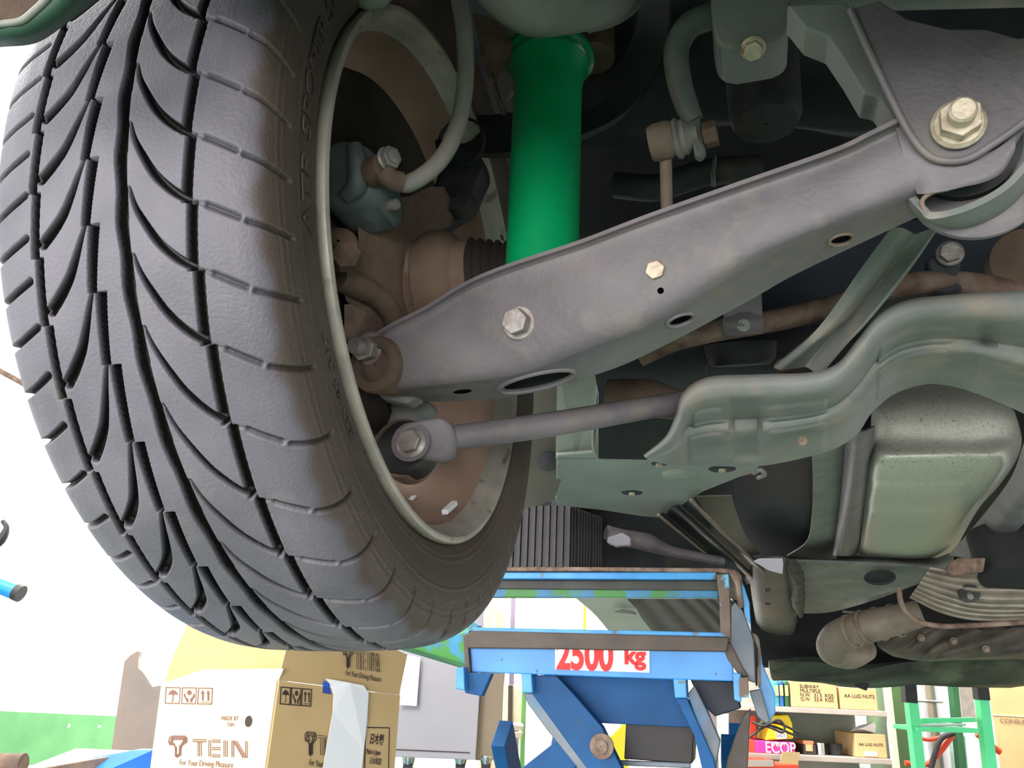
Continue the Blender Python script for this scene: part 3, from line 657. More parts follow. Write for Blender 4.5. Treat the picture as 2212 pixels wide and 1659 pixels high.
sheet('clamp_strap', [[P(1563, 676, .706), P(1562, 700, .702), P(1568, 724, .706)], [P(1605, 676, .700), P(1605, 700, .695), P(1605, 722, .700)], [P(1644, 672, .704), P(1648, 698, .70), P(1646, 720, .705)]], arm_m, pipe, .002, 14, 12)
lathe('clamp_window', P(1606, 703, .696), ray(1606, 703), [(-.002, .001), (-.002, .0055), (.002, .0055)], pale_m, pipe, 20)
pxprism('second_clamp', [(2000, 560), (2050, 530), (2080, 560), (2070, 600), (2085, 625), (2040, 635), (2010, 630), (2012, 595)], .695, FW*.02, under_d, pipe, bev=.004, seg=3)
bolt(pipe, P(2052, 548, .69), BN, .011, .009, .008, boltg_m, 0, name='clamp_bolt')
tagg(lathe('dark_bushing', P(2215, 560, .72), BN, [(-.03, .001), (-.03, .028), (.0, .028), (.002, .018), (.002, .001)], brown_m), 'round brown bushing at the right edge under the fork', 'bushing')

st = thing('diagonal_strut', 'green grey channel strut running diagonally down from the arm joint', 'strut', P(1850, 620, .66))
e0 = [P(1925, 490, .60), P(1860, 580, .625), P(1790, 680, .65), P(1740, 735, .665), P(1672, 792, .69)]
e1 = [P(1948, 490, .598), P(1880, 588, .622), P(1806, 690, .648), P(1752, 742, .665), P(1684, 797, .69)]
e2 = [P(1975, 505, .615), P(1920, 580, .645), P(1840, 680, .672), P(1790, 728, .69), P(1740, 790, .71)]
e3 = [P(2030, 487, .600), P(1960, 585, .625), P(1875, 690, .65), P(1820, 750, .67), P(1770, 810, .69)]
sheet('channel', [e0, e1, e2, e3], under_m, st, .003, 40, 18, linv=True)

dk = thing('rear_crossmember', 'dark cast crossmember behind the toe link', 'body panel', P(1500, 800, .85))
sheet('face', [[P(1285, 740, .84), P(1450, 730, .84), P(1600, 720, .84), P(1800, 700, .84)], [P(1285, 800, .87), P(1450, 800, .86), P(1600, 780, .86), P(1800, 800, .86)], [P(1300, 880, .93), P(1450, 870, .93), P(1600, 850, .92), P(1800, 850, .92)]], under_d, dk, .006, 30, 14)
lathe('lug', P(1600, 768, .82), Z*.9-FW*.3, [(-.010, .001), (-.010, .028), (-.004, .034), (.012, .036), (.012, .001)], under_d, dk, 36)
pxprism('fin', [(1518, 800), (1530, 770), (1536, 830), (1520, 830)], .79, FW*.04, under_d, dk)
bolt(dk, P(1700, 790, .78), -Z-FW*.4, .012, .010, .010, brown_m, 0, name='rusty_bolt')
tube('round_boss', [P(1310, 850, .84), P(1400, 860, .83), P(1480, 880, .83)], [.015, .02, .014], brown_m, dk, 20)
tagg(sheet('cavity_wall', [[P(1292, 810, 1.0), P(1500, 800, 1.0)], [P(1292, 985, 1.1), P(1500, 990, 1.1)]], black_m, None, .01, 6, 6), 'black inner cavity wall under the toe link', 'body panel')

# stamped subframe rail (the big S shaped pressing)
sf = thing('subframe_rail', 'large grey green S shaped pressed rail on the right', 'subframe rail', P(1850, 800, .75))
T_ = [(1392, 986), (1440, 945), (1462, 900), (1478, 850), (1530, 818), (1640, 812), (1750, 808), (1810, 788), (1856, 735), (1900, 682), (1960, 652), (2060, 640), (2230, 628), (2330, 620)]
B_ = [(1400, 990), (1440, 1000), (1468, 1003), (1490, 1004), (1540, 1004), (1640, 1004), (1745, 984), (1805, 965), (1850, 935), (1885, 885), (1950, 840), (2050, 830), (2200, 885), (2330, 960)]
def rowsf(f, dd):
    out = []
    for i, (a, b) in enumerate(zip(T_, B_)):
        d0 = .70-.06*i/(len(T_)-1); k = min(1, i/3)
        out.append(P(a[0]+(b[0]-a[0])*f, a[1]+(b[1]-a[1])*f, d0+dd*(.35+.65*k)))
    return out
def sfd(u, v):
    z_ = -.016*pad(u, v, .342, .388, .30, .95, .006, .03)
    z_ += .010*pad(u, v, .26, .33, .40, .60, .008, .03)+.010*pad(u, v, .40, .50, .40, .60, .008, .03)
    z_ += .010*pad(u, v, .24, .33, .76, .96, .008, .03)+.010*pad(u, v, .40, .50, .76, .96, .008, .03)
    z_ -= .013*pad(u, v, .875, .89, .34, .62, .004, .03)+.013*pad(u, v, .868, .883, .72, .92, .004, .03)
    z_ += .008*pad(u, v, .70, .845, .40, .62, .006, .03)+.008*pad(u, v, .70, .84, .74, .96, .006, .03)
    return z_
sheet('pressing', [rowsf(0, 0), rowsf(.04, -.005), rowsf(.14, -.006), rowsf(.24, .002), rowsf(.34, .030), rowsf(.46, .062), rowsf(.50, .064), rowsf(.60, .066), rowsf(.66, .080), rowsf(.82, .130), rowsf(1, .18)], under_m, sf, .003, 200, 66, sfd)
for (px, py) in ((1556, 884), (1590, 820), (1733, 874), (1733, 952)):
    lathe('plug_hole', P(px, py, .74), ray(px, py), [(-.0005, .001), (-.0005, .0042), (.002, .0042)], paper_m if px == 1556 else rust_m, sf, 20)

# toe link
tl = thing('toe_link', 'brown grey round toe link rod with a bolted fork end at the wheel', 'suspension link', P(1100, 930, .68))
tube('rod', [P(955, 948, .665), P(1000, 943, .668), P(1200, 915, .69), P(1380, 884, .715), P(1520, 862, .735)], [.010, .0105, .0108, .0102, .0102], arm_m, tl, 26, 50)
pxprism('fork', [(858, 930), (872, 912), (905, 905), (935, 900), (955, 898), (975, 915), (984, 945), (978, 985), (955, 997), (915, 992), (880, 985), (862, 965)], .652, FW*.010, arm_m, tl, bev=.004, seg=3, smooth=True)
lathe('washer', P(888, 955, .650), -FW, [(0, .001), (0, .0165), (.0015, .0165), (.002, .012), (.0022, .001)], arm_m, tl, 40)
bolt(tl, P(889, 957, .648), -FW, .0125, .0098, .008, boltg_m, 0, name='fork_bolt')
lathe('rubber_bush', P(876, 968, .672), -FW, [(-.02, .001), (-.02, .023), (.004, .023), (.006, .02), (.006, .001)], black_m, tl, 48)
lathe('bush_shell', P(872, 972, .682), -FW, [(-.02, .020), (-.02, .0255), (.008, .0255), (.010, .023), (.002, .021)], tan_m, tl, 48)
pxprism('link_arm', [(838, 862), (870, 858), (925, 862), (932, 880), (910, 905), (850, 940), (828, 985), (820, 960), (830, 920), (842, 890)], .70, FW*.02, under_m, tl, bev=.005, seg=3, smooth=True)
tagg(pxprism('arm_end_tab', [(812, 842), (860, 850), (905, 856), (880, 872), (850, 866), (820, 858)], .655, FW*.015, under_m, None, bev=.002), 'small green grey tab under the outer end of the long arm', 'bracket')

# ================================================================== SILL BRACKET, FLOOR, TANK
JH = .33
jb = thing('jacking_bracket', 'pale green grey folded sill bracket resting on the ribbed rubber block', 'bracket', PH(1330, 1060, JH))
# flat underside, near edge is the upper one in view
pts = [(1206, 1092), (1200, 1078), (1202, 985), (1283, 978), (1292, 988), (1340, 992), (1420, 991), (1500, 995), (1640, 1001), (1637, 1020), (1600, 1030), (1520, 1062), (1460, 1100), (1424, 1118), (1390, 1116), (1300, 1102)]
prism('underside_plate', Hs(JH, pts), Z*.006, mat('pale_bracket', (.33, .35, .30), (.25, .27, .235), 6, .5, 0, .15, 200, (.28, .25, .2), 20, (.55, .75)), jb, bev=.002)
def hp(px, py): return PH(px, py, JH)
A_ = hp(1202, 985); B2 = hp(1283, 980)
prism('front_plate', [hp(1200, 990), hp(1245, 990), hp(1290, 990), P(1297, 790, 1.20), P(1250, 790, 1.2), P(1204, 800, 1.2)], FW*.004, MATS['pale_bracket'], jb, bev=.001)
tube('edge_bead', [P(1296, 795, 1.17), P(1291, 850, 1.19), hp(1283, 940)-Z*0+Z*0, hp(1285, 975), hp(1300, 990), hp(1345, 993), hp(1425, 992), hp(1520, 996), hp(1638, 1001)], .0028, pale_m, jb, 10, 80)
for (px, py, r) in ((1424, 1002, .012), (1560, 1014, .020), (1365, 1065, .018)):
    lathe('dimple', PH(px, py, JH-.001), -Z, [(0, .001), (.0005, r), (-.001, r*1.1)], under_d, jb, 28)
    lathe('dimple_bolt', PH(px, py, JH-.001), -Z, [(0, .006), (.004, .006), (.005, .001)], bolt_m, jb, 12)
lathe('round_boss', PH(1468, 1024, JH-.001), -Z, [(-.002, .030), (.003, .028), (.006, .022), (.007, .001)], pale_m, jb, 40)
tagg(bolt(None, PH(1640, 1022, JH+.01), -Z, .014, .010, .016, boltg_m, name='fixing_bolt') if False else tube('fixing_clip', [PH(1628, 1022, .33), PH(1642, 1014, .33), PH(1652, 1024, .33), PH(1638, 1032, .33)], .004, boltg_m, None, 8), 'small wire clip at the tip of the pale sill bracket', 'clip')
tagg(sheet('inner_sill_panel', [[P(1100, 760, 1.30), P(1170, 770, 1.31), P(1230, 770, 1.32)], [P(1100, 960, 1.36), P(1170, 955, 1.37), P(1235, 950, 1.38)], [P(1100, 1105, 1.42), P(1150, 1093, 1.43), P(1197, 1078, 1.44)]], mat('tan_sill', (.17, .155, .12), (.13, .12, .095), 8, .6, 0, .15, 200), None, .004, 16, 16), 'tan brown inner sill panel right of the tyre', 'body panel')
tagg(lathe('sill_grommet', P(1184, 996, 1.355), ray(1184, 996), [(-.001, .001), (0, .010), (.001, .016), (.004, .017)], under_d, None, 28), 'small dark grommet on the tan sill panel', 'grommet')

# ribbed rubber block on the lift
LO = P(1330, 1228, 1.6)       # lift reference: middle of the near top edge
def LX(px, py, off=0.0): return PP(px, py, LO+FW*off, FW)
def seg_h(px, py, off=0): return LX(px, py, off)
rbk = thing('rubber_block', 'black ribbed rubber block standing on the blue lift platform', 'rubber block', LX(1200, 1222))
rows0 = []
def ribs(n): return 0
ptsb = []; ptst = []
corner = [LX(1085, 1222, .0), LX(1225, 1224, .0), LX(1302, 1215, .14)]
nn = 150; path = []
for i in range(nn):
    s = i/(nn-1)
    if s < .66: p = corner[0].lerp(corner[1], s/.66); nr = -FW; k = 9*s/.66
    else: p = corner[1].lerp(corner[2], (s-.66)/.34); nr = (RT*.8-FW*.4).normalized(); k = 12*(s-.66)/.34
    p = p+nr*(.004*(1 if math.sin(k*2*math.pi) > 0 else -.3)); path.append(p)
hh = .128
back = [corner[2]+FW*.03, corner[0]+FW*.17]
fr_ = [Vector((p.x, p.y, LO.z)) for p in path+back]
prism('block', fr_, Z*hh, mat('block_rubber', (.035, .028, .028), (.02, .018, .02), 30, .45), rbk, bev=.0)

# far floor: grey green floor sheet, tank, tunnels
FH = .40
tank = thing('fuel_tank', 'speckled silver heat shield tank bulging down on the right', 'tank', PH(2000, 1000, FH))
TP = PH(2000, 1000, .365)
def tf(px, py, off=0): return PP(px, py, TP+FW*off, FW)
def tk(u, v):
    return .014*pad(u, v, .14, .66, .62, .70, .04, .012)+.014*pad(u, v, .12, .56, .79, .87, .04, .012)
sheet('shell', [[tf(1885, 868, .09), tf(1900, 858, .08), tf(1960, 838, .08), tf(2080, 834, .08), tf(2160, 862, .10), tf(2190, 890, .14)],
                [tf(1884, 900, .05), tf(1905, 892, .012), tf(1975, 880, .006), tf(2090, 880, .006), tf(2180, 895, .04), tf(2202, 930, .10)],
                [tf(1882, 950, .05), tf(1902, 950, .006), tf(1975, 950, 0), tf(2090, 950, 0), tf(2180, 945, .03), tf(2204, 960, .09)],
                [PH(1879, 1000, .385), PH(1900, 1000, .367), PH(1975, 1000, .365), PH(2085, 1000, .365), PH(2165, 995, .37), PH(2190, 1000, .40)],
                [PH(1872, 1060, .385), PH(1894, 1060, .362), PH(1965, 1060, .360), PH(2060, 1060, .360), PH(2125, 1055, .365), PH(2155, 1050, .40)],
                [PH(1866, 1120, .385), PH(1884, 1120, .365), PH(1945, 1120, .362), PH(2030, 1120, .362), PH(2080, 1115, .37), PH(2108, 1105, .40)],
                [PH(1856, 1200, .385), PH(1872, 1202, .375), PH(1920, 1204, .37), PH(1985, 1206, .37), PH(2030, 1202, .38), PH(2058, 1196, .40)]], tank_m, tank, .003, 70, 80, tk)
tagg(sheet('floor_seam_rail', [[PH(1828, 940, FH-.01), PH(1822, 1030, FH-.01), PH(1812, 1120, FH-.01), PH(1800, 1200, FH-.01)],
    [PH(1846, 935, FH-.04), PH(1838, 1030, FH-.04), PH(1825, 1120, FH-.04), PH(1812, 1200, FH-.04)],
    [PH(1868, 930, FH-.035), PH(1862, 1030, FH-.035), PH(1850, 1120, FH-.035), PH(1836, 1200, FH-.035)],
    [PH(1888, 920, FH), PH(1882, 1030, FH), PH(1868, 1120, FH), PH(1856, 1200, FH)]], arm_m, None, .003, 30, 16), 'dark grooved seam rail beside the speckled tank', 'body rail')
tagg(sheet('floor_flange', [[PH(1752, 950, FH-.01), PH(1756, 1030, FH-.01), PH(1754, 1110, FH-.01), PH(1742, 1170, FH-.01), PH(1700, 1200, FH-.01)],
    [PH(1800, 935, FH), PH(1802, 1030, FH), PH(1796, 1110, FH), PH(1790, 1180, FH), PH(1780, 1206, FH)],
    [PH(1840, 935, FH+.01), PH(1832, 1030, FH+.01), PH(1822, 1110, FH+.01), PH(1812, 1180, FH+.01), PH(1806, 1206, FH+.01)]], pale_m, None, .003, 30, 12), 'pale floor flange between dark panel and seam rail', 'body panel')
tagg(prism('plastic_floor_cover', Hs(FH+.02, [(1490, 1062), (1560, 1020), (1640, 990), (1700, 975), (1775, 950), (1770, 1100), (1758, 1165), (1700, 1205), (1640, 1210), (1560, 1170)]), Z*.004, dpanel_m, None, bev=0), 'dark blue grey floor cover behind the sill bracket', 'body panel')
tagg(sheet('curved_splash_plate', [[PH(1500, 1072, .36), PH(1530, 1110, .35), PH(1580, 1160, .34), PH(1620, 1200, .34)], [PH(1580, 1070, .37), PH(1592, 1110, .37), PH(1612, 1160, .36), PH(1642, 1196, .35)]], mat('khaki_plate', (.20, .18, .13), (.16, .145, .11), 8, .6), None, .003, 20, 8), 'khaki curved splash plate behind the dark brace', 'body panel')
br = thing('floor_brace', 'dark channelled brace running diagonally down from the sill bracket', 'brace', PH(1540, 1180, .33))
g0 = [(1422, 1112), (1480, 1160), (1560, 1225), (1605, 1262)]; g3 = [(1492, 1080), (1550, 1135), (1620, 1205), (1668, 1256)]
def lerpg(a, b, f): return [(p[0]+(q[0]-p[0])*f, p[1]+(q[1]-p[1])*f) for p, q in zip(a, b)]
sheet('channel', [Hs(.310, g0), Hs(.330, lerpg(g0, g3, .12)), Hs(.330, lerpg(g0, g3, .35)), Hs(.316, lerpg(g0, g3, .5)), Hs(.330, lerpg(g0, g3, .65)), Hs(.330, lerpg(g0, g3, .88)), Hs(.310, g3)], mat('brace_dark', (.055, .06, .065), (.035, .038, .042), 14, .45), br, .003, 20, 26)
tube('left_edge', Hs(.309, g0), .003, tan_m, br, 8); tube('right_edge', Hs(.309, g3), .003, tan_m, br, 8)
# strap and second shell on the right
tagg(sheet('tank_strap', [[PH(2230, 900, .36), PH(2212, 960, .36), PH(2180, 1040, .36), PH(2110, 1130, .36), PH(2050, 1198, .36)],
    [PH(2290, 900, .33), PH(2262, 1000, .33), PH(2215, 1075, .33), PH(2150, 1150, .33), PH(2095, 1206, .33)],
    [PH(2330, 950, .33), PH(2290, 1040, .33), PH(2230, 1110, .33), PH(2180, 1160, .33), PH(2130, 1206, .33)]], arm_m, None, .004, 30, 14), 'dark grey wide curved strap on the right of the speckled tank', 'strap')
tagg(sheet('tunnel_shell', [[PH(2330, 980, .40), PH(2260, 1080, .40), PH(2200, 1150, .40), PH(2130, 1206, .40)], [PH(2350, 1060, .34), PH(2300, 1120, .34), PH(2250, 1170, .34), PH(2190, 1212, .34)], [PH(2400, 1150, .36), PH(2350, 1180, .36), PH(2300, 1200, .36), PH(2260, 1215, .36)]], under_m, None, .004, 30, 14), 'grey tunnel shell in the right corner beyond the strap', 'body panel')
def CF(r, f, z): return Vector((LO.x, LO.y, CAMZ))+RT*r+FW*f+Z*z
tagg(prism('main_floor', [CF(-.24, -.25, .56), CF(1.6, -.25, .56), CF(1.6, 3.2, .56), CF(-.24, 3.2, .56)], Z*.02, MATS['black_liner'], None, bev=0), 'dark main floor of the car above the tank', 'body panel')
tagg(prism('far_side_sill', [CF(1.45, -.25, .30), CF(1.5, -.25, .30), CF(1.5, 2.4, .12), CF(1.5, 2.4, .56), CF(1.5, -.25, .56)], RT*.03, under_d, None, bev=0), 'dark sill of the far side of the car', 'body panel')
tagg(prism('inner_sill_web', [CF(-.16, .10, .30), CF(-.16, .12, .56), CF(-.16, 1.2, .56), CF(-.16, 1.2, .26)], RT*.02, under_d, None, bev=0), 'dark web of the near sill behind the rubber block', 'body panel')

# lower cross panel with the oval hole
cpn = thing('floor_crossmember', 'grey green cross panel with an oval hole below the tank', 'body panel', PH(1880, 1280, .35))
sheet('panel', [[PH(1690, 1206, .37), PH(1800, 1208, .37), PH(1900, 1207, .37), PH(2000, 1210, .37), PH(2062, 1192, .37)],
                [PH(1700, 1215, .34), PH(1800, 1218, .34), PH(1900, 1222, .34), PH(2000, 1225, .34), PH(2055, 1215, .34)],
                [PH(1715, 1280, .31), PH(1800, 1280, .31), PH(1880, 1275, .31), PH(1960, 1262, .31), PH(2035, 1235, .33)],
                [PH(1725, 1325, .29), PH(1790, 1322, .28), PH(1860, 1305, .28), PH(1920, 1285, .29), PH(1990, 1258, .31)]], under_m, cpn, .003, 44, 24,
      lambda u, v: -.02*pad(u, v, .33, .37, .1, .9, .02))
lathe('oval_hole', PH(1900, 1245, .315), -Z*.9-FW*.4, [(0, .001), (0, .036), (.006, .040), (.004, .043)], under_d, cpn, 36)
tube('hanging_strip', [PH(1820, 1320, .29), PH(1880, 1326, .28), PH(1935, 1318, .28)], .006, boltg_m, cpn, 10)
# sill box (rail) with slots
sb = thing('sill_rail', 'long brown grey sill rail with two slots behind the lift corner', 'body rail', PH(1670, 1400, .2))
sheet('rail', [[PH(1618, 1210, .34), PH(1625, 1290, .30), PH(1640, 1370, .24), PH(1660, 1425, .14)],
               [PH(1640, 1205, .325), PH(1645, 1290, .285), PH(1655, 1370, .225), PH(1668, 1432, .12)],
               [PH(1690, 1203, .325), PH(1700, 1290, .285), PH(1708, 1370, .225), PH(1712, 1432, .12)],
               [PH(1706, 1210, .35), PH(1718, 1290, .31), PH(1722, 1370, .25), PH(1726, 1425, .15)]], mat('rail_brown_grey', (.17, .15, .125), (.13, .115, .10), 8, .6, 0, .2, 100), sb, .004, 30, 24)
for py in (1275, 1305):
    box('slot', PH(1658, py, .272 if py < 1300 else .262), RT*.018, FW*.05, Z*.006, black_m, sb, bev=0)
tube('sealant_bead', [PH(1712, 1215, .32), PH(1722, 1240, .30), PH(1726, 1270, .285), PH(1724, 1300, .27), PH(1730, 1330, .26)], [.010, .016, .014, .02, .008], sealer_m, sb, 14, 60, ripple=(.003, 9))
pxprism('painted_bright_gap', [(1627, 1212), (1640, 1206), (1690, 1206), (1692, 1218), (1690, 1240), (1660, 1232)], 1.64, FW*.002, cab_m, sb, bev=0)  # pale plate stands in for brightness showing through a gap
# grey pipe and dark bits between block and brace
tagg(tube('brake_pipe_duct', [P(1310, 1150, 1.75), P(1350, 1162, 1.76), P(1400, 1172, 1.78), P(1450, 1190, 1.82), P(1560, 1212, 1.9)], [.016, .018, .020, .012, .010], arm_m, None, 18), 'grey pipe with a silver collar behind the rubber block', 'pipe')
tagg(pxprism('dark_gap_sheet', [(1150, 1040), (1420, 1060), (1500, 1120), (1580, 1200), (1600, 1240), (1330, 1232), (1100, 1232), (1100, 1060)], 2.15, FW*.01, under_d, None, bev=0), 'added dark sheet behind the grey pipe', 'body panel')  # dark sheet added to cover bright gaps behind the pipe
tagg(pxprism('pipe_bracket', [(1312, 1160), (1345, 1150), (1362, 1160), (1362, 1178), (1330, 1180), (1310, 1172)], 1.73, FW*.02, cab_m, None, bev=.003), 'silver collar clip on the grey pipe', 'clip')
# sill underside visible through the lift
tagg(sheet('outer_sill', [[P(1240, 1285, 2.1), P(1290, 1330, 2.4), P(1345, 1400, 2.9)], [P(1350, 1285, 2.1), P(1390, 1330, 2.4), P(1440, 1400, 2.9)]], mat('sill_pale', (.30, .33, .28), (.25, .28, .24), 4, .5), None, .01, 14, 8), 'pale outer sill seen through the gap of the lift', 'body panel')
tagg(sheet('ribbed_undertray', [[P(1342, 1280, 2.1), P(1385, 1330, 2.4), P(1440, 1400, 2.9)], [P(1480, 1280, 2.1), P(1530, 1330, 2.4), P(1590, 1400, 2.9)], [P(1560, 1280, 2.1), P(1600, 1330, 2.4), P(1640, 1440, 2.9)]], under_d, None, .01, 20, 60, lambda u, v: .012*math.sin(v*38)), 'dark ribbed undertray seen through the gap of the lift', 'body panel')
tagg(pxprism('sill_jack_pad', [(1325, 1322), (1345, 1315), (1370, 1320), (1372, 1328)], 2.25, FW*.02, pale_m, None), 'small pale jacking lip on the outer sill', 'body panel')

# ================================================================== EXHAUST
ex = thing('exhaust_pipe', 'thick bent grey brown exhaust pipe with wrapped rings', 'exhaust pipe', P(1880, 1370, 2.1))
tube('pipe', [P(1990, 1325, 2.0), P(1930, 1340, 2.02), P(1860, 1357, 2.05), P(1812, 1378, 2.1), P(1800, 1402, 2.14), P(1835, 1412, 2.2), P(1870, 1402, 2.25)], [.032, .037, .041, .043, .041, .040, .032], mat('exhaust_tan', (.26, .21, .16), (.19, .15, .115), 25, .6, .1, .3, 160), ex, 28, 90)
for (px, py) in ((1838, 1364), (1868, 1354), (1900, 1347), (1935, 1340)):
    p = P(px, py, 2.035); lathe('ring', p, P(px+20, py-6, 2.02)-p, [(-.003, .038), (-.003, .0425), (.003, .0425), (.003, .038)], tan_m, ex, 32)
hs = thing('heat_shield', 'corrugated brown metal heat shield above the exhaust flange', 'heat shield', P(2080, 1290, 1.9))
sheet('shield', [[P(2010, 1225, 1.75), P(2080, 1235, 1.72), P(2150, 1232, 1.70), P(2300, 1225, 1.68)],
                 [P(1985, 1262, 1.80), P(2050, 1285, 1.76), P(2130, 1300, 1.74), P(2300, 1300, 1.72)],
                 [P(1965, 1290, 1.86), P(2040, 1325, 1.82), P(2130, 1340, 1.80), P(2300, 1335, 1.78)]], alu_m, hs, .004, 40, 60, lambda u, v: .006*math.sin(v*46))
tube('flange_rim', [P(1942, 1270, 1.85), P(1948, 1305, 1.83), P(1975, 1338, 1.82), P(2030, 1352, 1.80), P(2120, 1350, 1.78), P(2300, 1338, 1.76)], .006, rust_m, hs, 12, 50)
lathe('stud_hole', P(2094, 1283, 1.73), -FW-Z*.6, [(0, .001), (.002, .02), (-.002, .022)], under_d, hs, 24)
lathe('stud', P(2094, 1285, 1.72), -FW-Z*.6, [(0, .006), (.01, .006), (.01, .001)], boltg_m, hs, 12)
tagg(lathe('catalyst_can', P(2190, 1250, 1.68), -FW*.3-Z, [(-.1, .001), (-.1, .07), (0, .065), (.004, .06), (.004, .001)], mat('black_liner', (0, 0, 0))), 'black round opening at the right edge beside the heat shield', 'exhaust part')
tagg(pxprism('rusty_flange_plate', [(2052, 1215), (2070, 1205), (2130, 1205), (2125, 1235), (2060, 1245), (2046, 1232)], 1.66, FW*.02, rust_m, None, bev=.003), 'rusty flange plate above the corrugated heat shield', 'bracket')
gb = thing('gearbox_cover', 'dark ribbed casting beneath the corrugated shield', 'gearbox', P(1990, 1385, 2.3))
sheet('casting', [[P(1890, 1365, 2.2), P(2000, 1355, 2.2), P(2120, 1360, 2.2), P(2300, 1350, 2.2)], [P(1900, 1395, 2.25), P(1985, 1415, 2.22), P(2060, 1412, 2.22), P(2300, 1400, 2.25)], [P(1930, 1415, 2.35), P(2000, 1425, 2.35), P(2080, 1422, 2.35), P(2300, 1420, 2.35)]], mat('greasy_casting', (.10, .08, .06), (.05, .042, .034), 20, .6, 0, .5, 60), gb, .01, 60, 24, lambda u, v: .010*math.sin(u*30+v*14))
for (px, py) in ((2130, 1402), (1990, 1378), (2060, 1385)):
    bolt(gb, P(px, py, 2.17), -FW-Z*.3, .010, .007, .010, tan_m, 0, name='casing_bolt')
tagg(sheet('dark_backing_sheet', [[P(1560, 1200, 3.6), P(1850, 1200, 3.6), P(2050, 1180, 3.6), P(2300, 1150, 3.6)], [P(1600, 1360, 3.5), P(1850, 1380, 3.5), P(2050, 1380, 3.5), P(2300, 1370, 3.5)], [P(1640, 1440, 3.4), P(1850, 1440, 3.4), P(2050, 1440, 3.4), P(2300, 1440, 3.4)]], mat('black_liner', (0, 0, 0)), None, .02, 20, 10), 'added black backing sheet behind the exhaust', 'body panel')  # dark backing added where bright gaps showed past the exhaust
lipc = mat('lip_green_black', (.045, .05, .035), (.02, .022, .018), 10, .5, 0, .3, 30, (.10, .11, .07), 6, (.55, .7))
tagg(sheet('front_lip', [[P(1660, 1428, 2.9), P(1760, 1425, 2.9), P(1860, 1440, 2.9), P(2000, 1425, 2.9), P(2300, 1415, 2.8)],
     [P(1664, 1455, 2.95), P(1760, 1458, 2.95), P(1860, 1466, 2.95), P(2000, 1462, 2.95), P(2300, 1460, 2.85)],
     [P(1672, 1468, 3.0), P(1760, 1468, 3.0), P(1850, 1480, 3.0), P(2000, 1478, 3.0), P(2180, 1480, 3.0), P(2240, 1500, 2.9)][:5]], lipc, None, .02, 50, 20, lambda u, v: .02*math.sin(u*9+v*6)), 'dark dirty lower bumper lip running across the far end of the car', 'bumper')
tagg(pxprism('loose_splash_flap', [(1840, 1474), (1880, 1476), (1872, 1492), (1850, 1484)], 2.95, FW*.02, black_m, None), 'small black flap hanging from the bumper lip', 'trim')

# ================================================================== TOP LEFT BODY PART, HIDDEN CAR BODY ABOVE US
fl = thing('bumper_corner', 'dark green curved bumper corner with a pale rolled lip in the top left', 'bumper', P(60, 40, .33))
gcm = mat('dark_green_body', (.03, .085, .05), (.022, .06, .038), 10, .5, 0, .15, 100, (.07, .10, .075), 6, (.52, .7))
sheet('skin', [[P(-60, 60, .36), P(5, 55, .355), P(45, 48, .355), P(80, 25, .355), P(110, -8, .355), P(130, -60, .355)],
               [P(-60, 85, .365), P(5, 78, .36), P(60, 70, .36), P(105, 45, .36), P(150, 5, .36), P(190, -60, .36)],
               [P(-60, 100, .40), P(2, 92, .39), P(55, 88, .39), P(90, 76, .39), P(140, 40, .39), P(215, -20, .39)]], gcm, fl, .004, 40, 16)
tube('rolled_lip', [P(-60, 62, .353), P(5, 52, .353), P(45, 45, .353), P(72, 25, .353), P(108, -12, .353), P(128, -60, .353)], .0015, pale_m, fl, 10, 40)
pxprism('rusty_inside', [(-60, -60), (125, -60), (105, -5), (70, 25), (45, 44), (5, 52), (-60, 60)], .40, FW*.004, brown_m, fl, bev=0)
hid = thing('unseen_car_body', 'unseen dark car body overhead, shaped to block light', 'body panel', (0, -.6, CAMZ+.5))
bx('floor_pan', -.42, 1.35, -2.7, .22, CAMZ+.30, CAMZ+1.1, under_d, hid)  # unseen car body, sized to keep light off the upper parts
_w = WC+LW*.24; box('side_panel', Vector((_w.x, _w.y, CAMZ+1.0))-FW*.7, FW*3.0, LW*.03, Z*.66, under_d, hid)
box('top_panel', Vector((_w.x, _w.y, CAMZ+1.1))+RT*.8+FW*.6, FW*6.0, RT*1.7, Z*.04, under_d, hid)
prism('arch_top', [P(-500, -330, .75), P(600, -330, .75), P(600, -330, 1.3), P(-500, -330, 1.3)], Z*.02, under_d, hid, bev=0)
prism('main_shell', [Vector((-.35, .55, CAMZ+.78)), Vector((1.9, .2, CAMZ+.78)), Vector((2.5, 3.6, CAMZ+.78)), Vector((.4, 3.9, CAMZ+.78))], Z*.03, under_d, hid, bev=0)

# ================================================================== THE LIFT
lift = thing('scissor_lift', 'blue scissor lift platform with peeling paint marked 2500 kg', 'car lift', Vector((LO.x, LO.y, 0)))
def LP(name, pts, ext, m, off=0.0, bev=.002, **k): return prism(name, [LX(q[0], q[1], off) for q in pts], FW*ext, m, lift, bev=bev, **k)
LP('top_plate', [(1020, 1226), (1150, 1224), (1300, 1225), (1450, 1226), (1560, 1227), (1588, 1230), (1602, 1243), (1600, 1300), (1592, 1300), (1590, 1250), (1580, 1240), (1545, 1236), (1300, 1234), (1020, 1234)], .5, rust_m, -.004)
LP('top_web', [(1020, 1236), (1548, 1236), (1548, 1252), (1020, 1250)], .02, lblue_m, 0)
LP('inner_web', [(1020, 1250), (1552, 1252), (1552, 1292), (1020, 1290)], .02, greenblue_m, .03)
bt = LP('painted_shadow_strip', [(1030, 1252), (1552, 1254), (1552, 1276), (1030, 1272)], .004, mat('shadow_green_brown', (.05, .055, .04), (.035, .03, .025), 25, .5), .024)  # dark strip painted as the shadow under the top web
